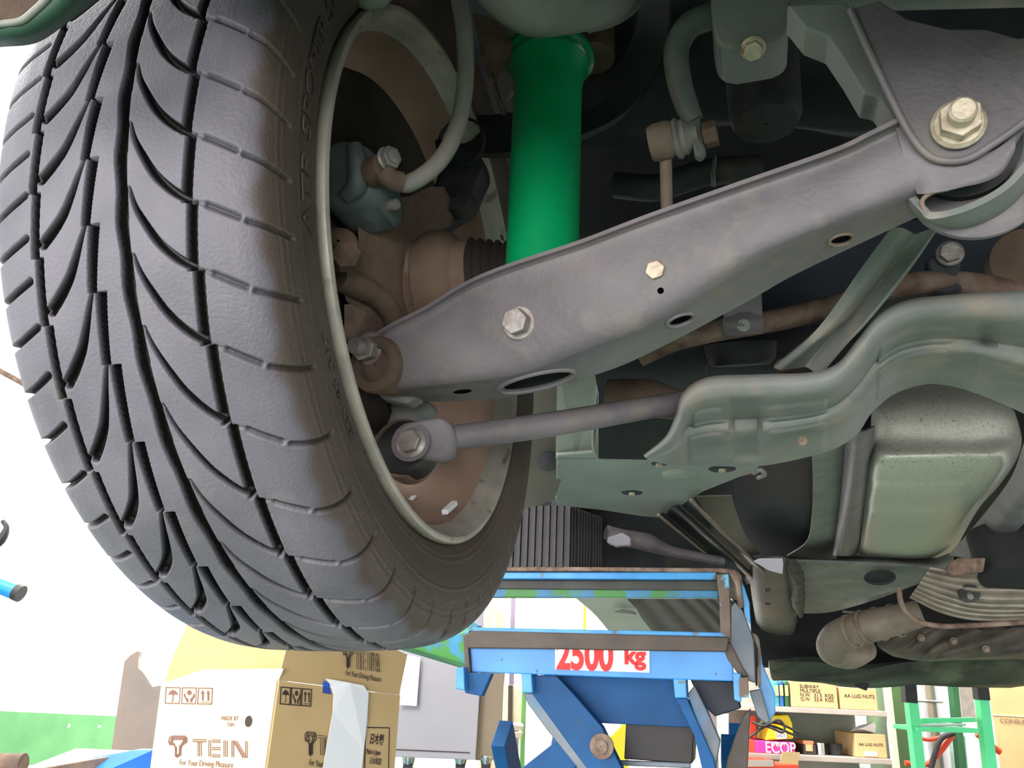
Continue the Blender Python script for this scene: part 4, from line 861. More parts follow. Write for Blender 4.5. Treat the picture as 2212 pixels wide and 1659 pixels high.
LP('corner_plate', [(1547, 1240), (1574, 1240), (1577, 1298), (1579, 1389), (1557, 1386), (1554, 1298)], .02, peel_m, -.02)
LP('rusty_edge', [(1570, 1230), (1588, 1230), (1598, 1246), (1607, 1310), (1597, 1316), (1588, 1262), (1578, 1242)], .03, rust_m, -.022)
LP('side_plate', [(1578, 1311), (1588, 1300), (1604, 1318), (1618, 1352), (1628, 1382), (1632, 1476), (1604, 1466), (1576, 1409), (1577, 1389)], .012, steelg_m, -.016)
LP('side_underside', [(1557, 1388), (1579, 1390), (1604, 1440), (1618, 1462), (1600, 1464), (1572, 1425)], .02, oldb_m, -.022)
LP('side_skin', [(1600, 1254), (1608, 1268), (1619, 1301), (1622, 1350), (1614, 1340), (1606, 1312)], .6, lblue_m, -.014)
# lower beam
LP('wear_strip', [(1012, 1370), (1018, 1362), (1575, 1376), (1570, 1408), (1300, 1404), (1198, 1402), (1010, 1400)], .035, oldb_m, -.035)
LP('strip_top', [(1022, 1355), (1560, 1366), (1575, 1377), (1018, 1366)], .05, lblue_m, -.02)
LP('beam_face', [(1015, 1398), (1570, 1404), (1583, 1440), (1586, 1472), (1400, 1466), (1018, 1452)], .03, mat('beam_blue', (.05, .28, .66), (.035, .20, .52), 7, .35, 0, .15, 90, (.02, .07, .2), 60, (.66, .7)), -.02)
sg = LP('load_sticker', [(1199, 1400), (1403, 1403), (1403, 1453), (1199, 1446)], .002, paper_m, -.0225, bev=0); sg['label'] = 'white sticker with red load figures'
rr_ = (LX(1403, 1453)-LX(1199, 1446)).normalized()
text('load_figures', '2500', LX(1202, 1443, -.0232), rr_, Z, .076, red_m, sg, .0004, sx=.72, bold=.0026)
text('load_unit', 'kg', LX(1348, 1433, -.0232), rr_, Z, .044, red_m, sg, .0004, sx=1.0, bold=.0018)
LP('edge_cap_left', [(1000, 1372), (1016, 1366), (1012, 1400), (1016, 1452), (1004, 1462), (1003, 1420)], .05, oldb_m, -.03)
tagg_ = LP('left_lug', [(984, 1444), (1002, 1440), (1004, 1492), (984, 1488)], .03, lblue_m, -.05)
LP('left_lug_plate', [(1003, 1452), (1062, 1455), (1040, 1504), (1004, 1497)], .02, blue_m, -.03)
LP('right_lug', [(1583, 1452), (1600, 1455), (1601, 1518), (1586, 1512)], .03, lblue_m, -.05)
LP('right_lug_peg', [(1596, 1466), (1616, 1462), (1618, 1507), (1597, 1507)], .02, peel_m, -.06)
LP('end_channel', [(1634, 1372), (1640, 1380), (1647, 1433), (1675, 1500), (1675, 1540), (1662, 1562), (1650, 1540), (1640, 1485), (1640, 1430)], .3, lblue_m, .02)
LP('end_channel_edge', [(1624, 1366), (1636, 1372), (1643, 1400), (1644, 1484), (1638, 1486), (1636, 1400)], .01, rust_m, .012)
LP('end_channel_face', [(1618, 1492), (1644, 1488), (1664, 1558), (1655, 1564), (1636, 1548)], .02, steelg_m, .008)
LP('channel_slot', [(1628, 1376), (1636, 1384), (1637, 1482), (1632, 1482)], .01, black_m, .02)
# left runway seen behind the tyre
rw = [P(960, 1328, 1.75), P(1004, 1330, 1.7), P(1036, 1352, 1.66), P(1012, 1364, 1.64), P(1010, 1440, 1.64), P(880, 1402, 1.8), P(780, 1372, 1.9), P(800, 1340, 1.9)]
prism('side_runway', rw, FW*.02, greenblue_m, lift)
prism('side_runway_edge', [P(780, 1368, 1.89), P(880, 1398, 1.79), P(1008, 1438, 1.63), P(1006, 1446, 1.63), P(880, 1408, 1.79), P(780, 1378, 1.89)], FW*.03, dgreen_m, lift)
# hood of scissor legs
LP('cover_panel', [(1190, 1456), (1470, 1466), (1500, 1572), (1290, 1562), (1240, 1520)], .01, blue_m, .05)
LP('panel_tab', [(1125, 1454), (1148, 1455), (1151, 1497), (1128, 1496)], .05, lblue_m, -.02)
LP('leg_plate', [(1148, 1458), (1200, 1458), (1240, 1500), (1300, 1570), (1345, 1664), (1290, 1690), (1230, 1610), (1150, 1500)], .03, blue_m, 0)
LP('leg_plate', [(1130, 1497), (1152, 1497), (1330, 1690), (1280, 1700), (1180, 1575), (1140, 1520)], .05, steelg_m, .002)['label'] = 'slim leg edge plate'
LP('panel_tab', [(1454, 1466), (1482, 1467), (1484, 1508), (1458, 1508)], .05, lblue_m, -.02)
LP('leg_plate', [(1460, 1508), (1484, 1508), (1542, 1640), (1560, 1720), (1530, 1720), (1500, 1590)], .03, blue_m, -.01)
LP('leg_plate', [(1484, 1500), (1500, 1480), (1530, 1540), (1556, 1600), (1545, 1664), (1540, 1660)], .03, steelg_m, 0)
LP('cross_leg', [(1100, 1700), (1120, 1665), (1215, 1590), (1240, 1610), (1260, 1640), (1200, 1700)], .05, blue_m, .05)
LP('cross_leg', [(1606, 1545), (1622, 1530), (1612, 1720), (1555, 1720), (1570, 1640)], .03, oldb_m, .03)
LP('dark_housing', [(1490, 1466), (1588, 1472), (1600, 1530), (1545, 1548), (1515, 1520)], .1, mat('navy_dark', (.004, .012, .03), (.003, .008, .02), 8, .5), .05)
lathe('pivot_bolt', LX(1300, 1612, -.005), -FW, [(-.004, .001), (-.004, .022), (.004, .022), (.006, .012), (.012, .012), (.012, .001)], rust_m, lift, 28)
LP('lift_step', [(1348, 1640), (1352, 1560), (1500, 1568), (1495, 1650)], .10, mat('lift_black', (.012, .010, .010), (.02, .016, .014), 8, .5), .08)
LP('step_edge', [(1338, 1642), (1492, 1648), (1492, 1660), (1338, 1654)], .01, steelg_m, .07)
for s_ in (-.25, .2):
    box('base_rail', LO+RT*s_+FW*.4-Z*(LO.z-.06), RT*.08, FW*1.9, Z*.12, blue_m, lift)
    for sg_ in (-1, 1):
        p0 = LO+RT*s_+FW*(.4+sg_*.75)-Z*(LO.z-.12); p1 = LO+RT*s_+FW*(.4-sg_*.3)-Z*.32
        dv = p1-p0; box('scissor_beam', (p0+p1)/2, dv, dv.cross(RT).normalized()*.07, RT*.03, blue_m, lift)

# ================================================================== BACKGROUND LEFT
# second lift ramp
rl2 = thing('ramp_beam', 'blue steel ramp with rusty worn top in the lower left corner', 'car lift', PY(120, 1659, 2.9)-Z*.15)
rp = [PY(-80, 1672, 2.6), PY(70, 1652, 2.9), PY(165, 1616, 3.6), PY(255, 1620, 3.4), PY(330, 1622, 3.0), PY(270, 1628, 3.0), PY(80, 1662, 2.75)]
prism('top', rp, -Z*.03, tan_m, rl2, bev=.002)
prism('side', [PY(70, 1660, 2.8), PY(200, 1637, 2.95), PY(290, 1620, 2.98), PY(330, 1620, 2.98), PY(334, 1720, 2.98), PY(60, 1740, 2.8)], Vector((0, .05, 0)), mat('ramp_blue', (.02, .16, .60), (.015, .12, .48), 12, .4, 0, .1, 60), rl2, bev=.002)
tube('pin', [PY(-40, 1652, 2.5), PY(50, 1652, 2.5)], .03, brown_m, rl2, 14)
bx('ramp_leg', rp[1].x-.3, rp[1].x+.5, 2.85, 2.95, 0, rp[1].z-.1, MATS['ramp_blue'], rl2)
# torn grey-brown sheet
sp = thing('bent_panel', 'brown grey panel leaning behind the box with a torn top edge', 'panel', PY(300, 1620, 4.2)-Z*.9)
prism('panel', [PY(240, 1620, 4.2), PY(268, 1428, 4.2), PY(282, 1414, 4.2), PY(298, 1405, 4.2), PY(303, 1408, 4.2), PY(299, 1422, 4.2), PY(299, 1442, 4.2), PY(310, 1452, 4.2), PY(330, 1483, 4.2), PY(345, 1480, 4.2), PY(420, 1480, 4.2), PY(420, 1620, 4.2), PY(400, 1900, 4.2), PY(225, 1900, 4.2)],
      Vector((0, .03, 0)), mat('brown_panel', (.27, .20, .16), (.20, .16, .14), 3, .6), sp, bev=.003)
# blue handled tool and black cable at the left edge
bh = thing('pry_bar', 'blue grip with a dark end poking in at the left edge', 'tool', PY(20, 1275, 3.0))
tube('grip', [PY(-60, 1252, 3.0), PY(0, 1266, 3.0), PY(38, 1280, 3.0)], .028, mat('grip_blue', (.01, .25, .75), (.01, .22, .68), 8, .4), bh, 18)
tube('end_cap', [PY(34, 1278, 3.0), PY(46, 1283, 3.0)], .030, black_m, bh, 18)
bh2 = thing('hanging_hook', 'black pointed hook hanging at the left edge above the blue grip', 'hook', PY(0, 1150, 3.0))
tube('hook', [PY(-30, 1190, 3.0), PY(2, 1165, 3.0), PY(14, 1140, 3.0), PY(6, 1125, 3.0)], [.02, .018, .010, .008], black_m, bh2, 12)
tagg(tube('wall_cable', [PY(-40, 1020, YB-.03), PY(20, 1034, YB-.03), PY(80, 1055, YB-.03), PY(180, 1085, YB-.03)], .006, cab_m, None, 8), 'thin grey cable running along the white wall left of the tyre', 'cable')
tagg(tube('wall_pipe', [PY(-40, 780, YB-.05), PY(20, 812, YB-.05), PY(70, 838, YB-.05), PY(150, 870, YB-.05)], .022, brown_m, None, 10), 'dark conduit on the white wall left of the tyre', 'pipe')

# ================================================================== CARDBOARD BOX
YBX = 2.35
bxx = thing('cardboard_box', 'open cardboard carton with double line T logo and flaps up, below the tyre', 'cardboard box', PY(560, 1800, YBX))
cl = [(352, 1478), (600, 1447), (612, 1445), (582, 1900), (300, 1900), (330, 1659)]
YF2 = YBX
a0 = PY(352, 1476, YF2); a1 = PY(603, 1476, YF2)
# front-left face (coloured lighter as lit) and right face
hgt = .62
p_tl = PY(352, 1476, 2.45); p_tm = PY(601, 1470, 2.20); p_tr = PY(862, 1502, 2.52)
zt_ = (p_tl.z+p_tm.z+p_tr.z)/3
def drop(p, z, f=1.0): return Vector((p.x, p.y, z))
p_tl = Vector((p_tl.x, p_tl.y, p_tl.z)); 
zb = p_tl.z-hgt
p_bl = PP(326, 1659, p_tl, Vector((0, 1, 0))); 
lf = (p_tm-p_tl); lfn = lf.cross(Z).normalized()
def onplane(px, py, A, B): n_ = (B-A).cross(Z).normalized(); return PP(px, py, A, n_)
LBm = onplane(575, 1659, p_tl, p_tm); LBl = onplane(328, 1659, p_tl, p_tm)
RB = onplane(850, 1659, p_tm, p_tr)
def ext_to(pt, pb, z): return pt+(pb-pt)*((z-pt.z)/(pb.z-pt.z))
c_l = ext_to(p_tl, LBl, zb); c_m = ext_to(p_tm, LBm, zb); c_r = ext_to(p_tr, RB, zb)
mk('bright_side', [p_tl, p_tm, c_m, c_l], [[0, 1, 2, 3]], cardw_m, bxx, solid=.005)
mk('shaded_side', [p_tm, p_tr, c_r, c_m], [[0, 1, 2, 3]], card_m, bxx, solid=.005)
p_tb = p_tl+(p_tr-p_tm); c_b = c_l+(c_r-c_m)
mk('back_side', [p_tl, p_tb, c_b, c_l], [[0, 1, 2, 3]], card_m, bxx, solid=.005)
mk('far_side', [p_tr, p_tb, c_b, c_r], [[0, 1, 2, 3]], card_m, bxx, solid=.005)
mk('bottom', [c_l, c_m, c_r, c_b], [[0, 1, 2, 3]], card_m, bxx, solid=.005)
up1 = onplane(617, 1350, p_tm, p_tr)+FW*.0; up2 = onplane(622, 1368, p_tm, p_tr)
mk('right_flap', [p_tm+Z*.001, p_tr+Z*.001, onplane(880, 1414, p_tm, p_tr), onplane(780, 1372, p_tm, p_tr), onplane(628, 1366, p_tm, p_tr)], [[0, 1, 2, 3, 4]], card_m, bxx, solid=.004)
pb_ = p_tl+(p_tr-p_tm)*.9
nb = Vector((0, 1, 0))
mk('back_flap', [PP(354, 1480, p_tl, nb), PP(440, 1448, p_tl+Vector((0, .02, 0)), nb), PP(612, 1446, p_tl+Vector((0, .03, 0)), nb), PP(622, 1385, p_tl+Vector((0, .06, 0)), nb), PP(408, 1343, p_tl+Vector((0, .05, 0)), nb), PP(374, 1420, p_tl+Vector((0, .02, 0)), nb)], [[0, 1, 2, 3, 4, 5]], cardi_m, bxx, solid=.004)['label'] = 'orange inner flap'
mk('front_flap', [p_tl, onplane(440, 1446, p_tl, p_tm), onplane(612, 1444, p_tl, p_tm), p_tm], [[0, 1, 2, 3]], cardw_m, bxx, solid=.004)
# printing
def stripes(parent, m, at, x0, y0, w, h, lw, face):
    """at(x,y) -> world; three-line letters T E I N"""
    k = [0]
    vs, fs = [], []
    def line(a, b, wd):
        A, B = at(*a), at(*b); d_ = (B-A).normalized(); n_ = face; s = n_.cross(d_)*wd/2
        i = len(vs); vs.extend([A+s-n_*.0, A-s, B-s, B+s]); fs.append([i, i+1, i+2, i+3])
    s = w/4.0; g = h*.13
    wdm = lw
    for j in (0, 1, 2):                                     # horizontal triple bars and stems
        line((x0, y0+j*g*.9), (x0+s*.92, y0+j*g*.9), wdm) if j < 2 else None
        line((x0+s*.36+j*g*.8, y0+g*1.2), (x0+s*.36+j*g*.8, y0+h), wdm)
    x = x0+s*1.08
    for j in (0, 1, 2): line((x+j*g*.8, y0), (x+j*g*.8, y0+h), wdm) if j < 2 else None
    for r in (0, .44, .88):
        for j in (0, 1): line((x+g*1.4, y0+r*h+j*g*.9), (x+s*.78, y0+r*h+j*g*.9), wdm)
    x = x0+s*2.08
    for j in (0, 1, 2): line((x+j*g*.8, y0), (x+j*g*.8, y0+h), wdm)
    x = x0+s*2.62
    for j in (0, 1):
        line((x+j*g*.8, y0), (x+j*g*.8, y0+h), wdm); line((x+s*.9+j*g*.8, y0), (x+s*.9+j*g*.8, y0+h), wdm)
    for j in (0, 1, 2): line((x+g*.5+j*g*.8, y0), (x+s*.75+j*g*.8, y0+h), wdm)
    o = mk('print', vs, fs, m, parent, solid=.0006); return o
def tlogo(parent, m, at, x0, y0, w, h, lw, face):
    vs, fs = [], []
    def poly(pts, wd):
        for a, b in zip(pts[:-1], pts[1:]):
            A, B = at(*a), at(*b); d_ = (B-A); L_ = d_.length; d_.normalize(); s = face.cross(d_)*wd/2
            A = A-d_*wd*.3; B = B+d_*wd*.3
            i = len(vs); vs.extend([A+s, A-s, B-s, B+s]); fs.append([i, i+1, i+2, i+3])
    for j in range(3):
        o_ = j*h*.075
        poly([(x0+w*.08+o_, y0+h*.40-o_*.2), (x0+w*.02+o_, y0+h*.28), (x0+w*.06+o_, y0+h*.08+o_), (x0+w*.2, y0+o_), (x0+w*.85, y0+o_), (x0+w*.96-o_, y0+h*.10+o_*.3), (x0+w*.94-o_, y0+h*.28-o_*.4), (x0+w*.80-o_*.6, y0+h*.36-o_*.3), (x0+w*.66-o_*.5, y0+h*.48), (x0+w*.63-o_*.5, y0+h*.92)], lw)
        poly([(x0+w*.10+o_, y0+h*.38-o_*.2), (x0+w*.30, y0+h*.40-o_*.2), (x0+w*.36+o_*.3, y0+h*.55), (x0+w*.36+o_*.3, y0+h*.92), (x0+w*.5, y0+h*1.0-o_)], lw)
    return mk('print', vs, fs, m, parent, solid=.0006)
fl_n = ((p_tm-p_tl).cross(Z)).normalized();  fl_n = fl_n if fl_n.dot(CAM-p_tm) > 0 else -fl_n
fr_n = ((p_tr-p_tm).cross(Z)).normalized();  fr_n = fr_n if fr_n.dot(CAM-p_tm) > 0 else -fr_n
def atL(x, y): return onplane(x, y, p_tl, p_tm)+fl_n*.0065
def atR(x, y): return onplane(x, y, p_tm, p_tr)+fr_n*.0065
mm = 2.3/F
tlogo(bxx, inkb_m, atL, 368, 1590, 42, 46, 2.6*mm, fl_n)
stripes(bxx, inkb_m, lambda x, y: atL(x, y+(x-420)*.03), 420, 1597, 130, 36, 2.0*mm, fl_n)
tlogo(bxx, ink_m, lambda x, y: atR(x, y+(x-737)*.12), 737, 1395, 24, 48, 1.7*mm, fr_n)
stripes(bxx, ink_m, lambda x, y: atR(x, y+(x-762)*.12), 762, 1405, 56, 40, 1.1*mm, fr_n)
tlogo(bxx, ink_m, lambda x, y: atR(x, y+(x-655)*.10), 655, 1580, 26, 52, 1.7*mm, fr_n)
stripes(bxx, ink_m, lambda x, y: atR(x, y+(x-684)*.12), 684, 1588, 60, 42, 1.1*mm, fr_n)
rL = (p_tm-p_tl).normalized(); rR = (p_tr-p_tm).normalized()
text('print', 'For Your Driving Pleasure', atL(391, 1652), rL, Z, 15*mm, MATS['rail_brown_grey'] if False else inkb_m, bxx, .0003, sx=1.0)
text('print', 'For Your Driving Pleasure', atR(742, 1458), (atR(803, 1470)-atR(742, 1458)), Z, 15*mm, ink_m, bxx, .0003, sx=.62)
text('print', 'For Your', atR(663, 1652), (atR(700, 1658)-atR(663, 1652)), Z, 15*mm, ink_m, bxx, .0003, sx=.62)
text('print', 'MADE BY', atL(482, 1556), rL, Z, 12*mm, inkb_m, bxx, .0003)
text('print', 'TEIN', atL(494, 1569), rL, Z, 10*mm, inkb_m, bxx, .0003)
def ringsq(x0, y0, x1, y1, at, fn, m, sk=0.0, lw=2.0):
    vs, fs = [], []; c = [(x0, y0), (x1, y0+sk*(x1-x0)), (x1-2, y1+sk*(x1-x0)), (x0-2, y1)]
    for a, b in zip(c, c[1:]+c[:1]):
        A, B = at(*a), at(*b); d_ = (B-A).normalized(); s = fn.cross(d_)*lw*mm/2; A = A-d_*lw*mm/2; B = B+d_*lw*mm/2
        i = len(vs); vs.extend([A+s, A-s, B-s, B+s]); fs.append([i, i+1, i+2, i+3])
    return vs, fs
def icons(at, fn, m, x0, y0, w, h, gap, sk):
    for k in range(3):
        xx = x0+k*(w+gap); yy = y0+sk*(xx-x0)
        vs, fs = ringsq(xx, yy, xx+w, yy+h, at, fn, m, sk)
        def poly(pts):
            i = len(vs); vs.extend(at(xx+a*w, yy+b*h+sk*a*w) for a, b in pts); fs.append(list(range(i, i+len(pts))))
        if k == 0:
            poly([(.15, .48), (.22, .3), (.38, .18), (.5, .14), (.62, .18), (.78, .3), (.85, .48), (.68, .42), (.5, .48), (.32, .42)])
            poly([(.48, .42), (.53, .42), (.50, .9), (.36, .9), (.36, .85), (.46, .85)])
        elif k == 1:
            poly([(.5, .12), (.66, .22), (.66, .38), (.5, .48), (.34, .38), (.34, .22)])
            poly([(.12, .35), (.18, .35), (.26, .58), (.42, .68), (.42, .92), (.32, .92), (.26, .72), (.12, .55)])
            poly([(.88, .35), (.82, .35), (.74, .58), (.58, .68), (.58, .92), (.68, .92), (.74, .72), (.88, .55)])
        else:
            for q in (.30, .70):
                poly([(q, .12), (q+.15, .34), (q-.15, .34)]); poly([(q-.06, .34), (q+.06, .34), (q+.06, .78), (q-.06, .78)])
            poly([(.14, .86), (.86, .86), (.86, .90), (.14, .90)])
        mk('print', vs, fs, m, bxx, solid=.0006)
icons(atL, fl_n, inkb_m, 363, 1485, 30, 34, 5, .02)
icons(atR, fr_n, ink_m, 604, 1484, 20, 36, 3, .08)
lathe('print', atL(541, 1558), fl_n, [(0, .001), (.0004, 10*mm), (0, 10.2*mm)], ink_m, bxx, 32)
vs, fs = ringsq(786, 1571, 838, 1664, atR, fr_n, ink_m, .02, 2.2); mk('print', vs, fs, ink_m, bxx, solid=.0006)
text('print', '日本製', atR(794, 1604), (atR(828, 1608)-atR(794, 1604)), Z, 22*mm, ink_m, bxx, .0003, sx=.6, bold=.0006)
text('print', 'Made in Japan', atR(787, 1628), (atR(828, 1632)-atR(787, 1628)), Z, 15*mm, ink_m, bxx, .0003, sx=.48)
text('print', '日本製造', atR(794, 1648), (atR(828, 1652)-atR(794, 1648)), Z, 14*mm, ink_m, bxx, .0003, sx=.6)
# the white sheet hanging over the box and the blue tape
def q3(x, y, o=.010): return onplane(x, y, p_tm, p_tr)+fr_n*o
tagg(mk('hanging_paper', [q3(697, 1465), q3(745, 1474, .02), q3(775, 1480, .02), q3(788, 1497, .015), q3(788, 1560, .01), q3(780, 1620, .01), q3(772, 1700, .01), q3(686, 1700, .01), q3(700, 1610, .01), q3(713, 1540, .01), q3(714, 1500, .012), q3(708, 1478, .01)], [list(range(12))], paper_m, None, solid=.0015), 'white curved paper strip hanging over the shaded box side', 'paper')
tagg(mk('blue_tape_piece', [q3(696, 1470, .005), q3(708, 1476, .005), q3(714, 1500, .005), q3(694, 1497, .005)], [[0, 1, 2, 3]], tape_m, None, solid=.0006), 'small blue tape patch beside the hanging paper', 'tape')
wb = thing('work_trolley', 'steel trolley table carrying the logo carton', 'trolley', Vector((p_tm.x, p_tm.y+.1, 0)))
cc = (c_l+c_m+c_r+c_b)/4
bx('table_top', cc.x-.36, cc.x+.36, cc.y-.36, cc.y+.36, zb-.04, zb-.004, cab_m, wb)
for sx_ in (-1, 1):
    for sy_ in (-1, 1):
        bx('leg', cc.x+sx_*.32-.02, cc.x+sx_*.32+.02, cc.y+sy_*.32-.02, cc.y+sy_*.32+.02, 0, zb-.04, cab_m, wb)

# ================================================================== BACKGROUND MIDDLE
def yb(name, pts, Y, th, m, parent=None, bev=.003):
    q = [PY(a, b, Y) for a, b in pts]
    for i_, (a, b) in enumerate(pts):
        if b >= 1690: q[i_].z = .0
    return prism(name, q, Vector((0, th, 0)), m, parent, bev=bev)
cb = thing('tool_cabinet', 'grey metal cabinet with beige side standing behind the carton', 'cabinet', PY(950, 1645, 3.8))
yb('front_panel', [(800, 1395), (1042, 1400), (1036, 1500), (1027, 1642), (820, 1634), (810, 1500)], 3.8, .03, cab_m, cb)
yb('side_panel', [(1042, 1400), (1096, 1400), (1088, 1480), (1081, 1642), (1027, 1643)], 3.83, .4, cabs_m, cb)
yb('upper_panel', [(940, 1285), (1046, 1285), (1042, 1400), (930, 1400)], 3.82, .3, cab_m, cb)
yb('door_seam', [(855, 1618), (1015, 1625), (1015, 1627), (855, 1620)], 3.797, .003, ink_m, cb, 0)
for px in (882, 995, 1050):
    p = PY(px, 1648, 3.85); lathe('caster', p-Z*.03, Vector((1, 0, 0)), [(-.02, .001), (-.02, .035), (.02, .035), (.02, .001)], black_m, cb, 20)
    lathe('caster_fork', p, Z, [(-.02, .02), (.02, .03), (.03, .03)], chrome_m, cb, 16)
base = PY(950, 1660, 3.8)
bx('plinth', PY(830, 1640, 3.8).x, PY(1080, 1640, 3.8).x, 3.8, 4.2, 0, PY(950, 1690, 3.8).z, dgreen_m, cb)
tagg(yb('white_sheet', [(880, 1415), (908, 1420), (900, 1525), (862, 1523), (868, 1450)], 3.78, .003, paper_m, None, 0), 'white paper sheet taped to the grey cabinet', 'paper')
tagg(yb('wooden_post', [(1044, 1278), (1094, 1278), (1094, 1700), (1044, 1700)], 5.2, .12, wood_m), 'brown wooden post left of the lift window', 'post')
tagg(tube('white_wires', [PY(1062, 1285, 5.15), PY(1058, 1310, 5.15), PY(1068, 1340, 5.15), PY(1070, 1380, 5.15)], .008, paper_m, None, 8), 'thin white wires hanging on the wooden post', 'cable')
tagg(yb('dark_wall_pipe', [(1104, 1278), (1114, 1278), (1112, 1700), (1100, 1700)], 5.6, .04, mat('purple_grey', (.12, .09, .13), (.1, .08, .11), 5, .5)), 'slim dark vertical pipe right of the wooden post', 'pipe')
tagg(yb('yellow_strip', [(1261, 1280), (1267, 1280), (1266, 1360), (1260, 1360)], 6.57, .03, yel_m), 'thin yellow vertical strip on the white wall', 'strip')
stc = thing('steel_locker', 'tall reflective steel locker with green edge behind the lift leg', 'cabinet', PY(1160, 1659, 4.6))
yb('side', [(1086, 1480), (1130, 1480), (1128, 1560), (1086, 1560)], 4.6, .05, mat('cream', (.75, .62, .45), (.7, .58, .42), 4, .5), stc)
yb('dark_gap', [(1098, 1480), (1108, 1480), (1107, 1560), (1097, 1560)], 4.59, .01, ink_m, stc, 0)
yb('door', [(1136, 1490), (1190, 1490), (1188, 1720), (1130, 1720)], 4.6, .05, steel_m, stc)
yb('edge_strip', [(1128, 1480), (1137, 1490), (1133, 1720), (1122, 1720)], 4.58, .03, mat('edge_green', (.12, .30, .08), (.1, .26, .07), 5, .5), stc)
pc = thing('plastic_container', 'cloudy plastic canister with clip lid under the lift', 'container', PY(1108, 1660, 4.4))
yb('body', [(1085, 1575), (1122, 1575), (1118, 1720), (1080, 1720)], 4.4, .12, clear_m, pc, .01)
yb('lid', [(1083, 1562), (1132, 1566), (1130, 1578), (1083, 1576)], 4.39, .14, clear_m, pc, .006)
yb('clip', [(1110, 1582), (1130, 1580), (1126, 1596), (1112, 1594)], 4.38, .02, mat('cream', (0, 0, 0)), pc)
yb('yellow_label', [(1102, 1600), (1110, 1600), (1109, 1636), (1101, 1636)], 4.395, .003, yel_m, pc, 0)
tagg(yb('yellow_bin', [(1318, 1592), (1346, 1564), (1366, 1566), (1358, 1600), (1352, 1700), (1332, 1700)], 3.6, .08, yel_m), 'orange yellow bin seen between the lift legs', 'bin')
tagg(yb('chrome_column', [(1560, 1540), (1575, 1540), (1573, 1640), (1558, 1640)], 5.0, .06, chrome_m), 'slim chrome column behind the right lift leg', 'post')
tagg(yb('green_locker', [(577, 1360), (618, 1360), (618, 1700), (577, 1700)], 3.4, .1, mat('toolbox_green', (.01, .30, .12), (.01, .25, .1), 5, .4)), 'narrow green locker peeking between carton flaps and tyre', 'locker')

# ================================================================== SHELF UNIT (right)
SY = 5.0
su = thing('shelf_unit', 'pale steel shelf unit with two loaded shelves right of the lift', 'shelf', Vector((PY(1800, 1640, SY).x, SY+.2, 0)))
def shelf(y0, y1, x0=1560, x1=1915):
    a = PY(x0, y0, SY); b = PY(x1, y1, SY)
    return a, b
za = PY(1790, 1531, SY).z; zb2 = PY(1790, 1634, SY).z
xa = PY(1565, 1600, SY).x; xb = PY(1922, 1600, SY).x
bx('shelf_board', xa, xb, SY, SY+.45, za-.03, za, shelf_m, su)
bx('shelf_board', xa, xb, SY, SY+.45, zb2-.03, zb2, shelf_m, su)
bx('shelf_board', xa, xb, SY, SY+.45, zb2-.55, zb2-.52, shelf_m, su)
bx('back_panel', xa, xb, SY+.45, SY+.46, zb2-.6, za+.5, mat('shelf_back', (.34, .31, .29), (.20, .22, .17), 3, .45, .2, .05, 30), su)
bx('post', xb, xb+.035, SY-.02, SY+.02, 0, za+.6, mat('cream', (0, 0, 0)), su)
bx('post', xa-.035, xa, SY-.02, SY+.02, 0, za+.6, mat('cream', (0, 0, 0)), su)
def carton(name, label, px0, px1, top, zbase, depth, m, y=SY+.03, cat='cardboard box', group=None, lines=()):
    a = PY(px0, top, y); b = PY(px1, top, y)
    t_ = thing(name, label, cat, ((a.x+b.x)/2, y+depth/2, zbase), group)
    bx('body', a.x, b.x, y, y+depth, zbase+.001, a.z, m, t_, .004)
    w_ = b.x-a.x; h_ = a.z-zbase
    for (fx, fz, s, txt, mm_) in lines:
        text('print', txt, (a.x+fx*w_, y-.001, zbase+fz*h_), (1, 0, 0), (0, 0, 1), s, mm_, t_, .0004)
    return t_
carton('storage_box', 'larger orange brown carton with dense print on the upper shelf', 1706, 1806, 1470, za, .3, card_m, lines=((.2, .72, .03, 'SUSPENSION', ink_m), (.2, .52, .028, 'PARTS SUPPORT', ink_m), (.2, .36, .028, 'N.W.  31.5  KGS', ink_m), (.2, .2, .028, 'G.W.  33.4  KGS', ink_m)) if False else ((.2, .74, .028, 'SUBWAY', ink_m), (.2, .58, .028, 'MULTIPLE', ink_m), (.2, .42, .028, 'N.W   31.5  KGS', ink_m), (.2, .26, .028, 'G.W   33.4  KGS', ink_m)))
carton('storage_box', 'smaller carton with lug nuts print at the right of the upper shelf', 1812, 1892, 1484, za, .3, card_m, lines=((.12, .55, .028, 'AA LUG NUTS', ink_m),))
carton('storage_box', 'carton with white label on the right of the lower shelf', 1846, 1912, 1584, zb2, .3, card_m, lines=((.10, .5, .022, 'AA LUG NUTS', ink_m),))
p_ = PY(1885, 1640, SY+.02); q_ = PY(1872, 1624, SY+.025)
tagg(bx('white_label', PY(1871, 1620, SY).x, PY(1898, 1620, SY).x, SY+.024, SY+.028, zb2+.01, PY(1871, 1624, SY).z, paper_m, None, 0), 'white label stuck on the lower shelf carton', 'label')
tagg(mk('plastic_bag', [PY(1836, 1580, SY+.1), PY(1852, 1568, SY+.1), PY(1888, 1559, SY+.1), PY(1892, 1570, SY+.1), PY(1890, 1583, SY+.1), PY(1870, 1586, SY+.2), PY(1860, 1574, SY+.02)], [[0, 1, 6], [1, 2, 6], [2, 3, 6], [3, 4, 6], [4, 5, 6], [5, 0, 6], [0, 1, 2, 3, 4, 5]], paper_m), 'crumpled white plastic bag on top of the lower shelf carton', 'bag')
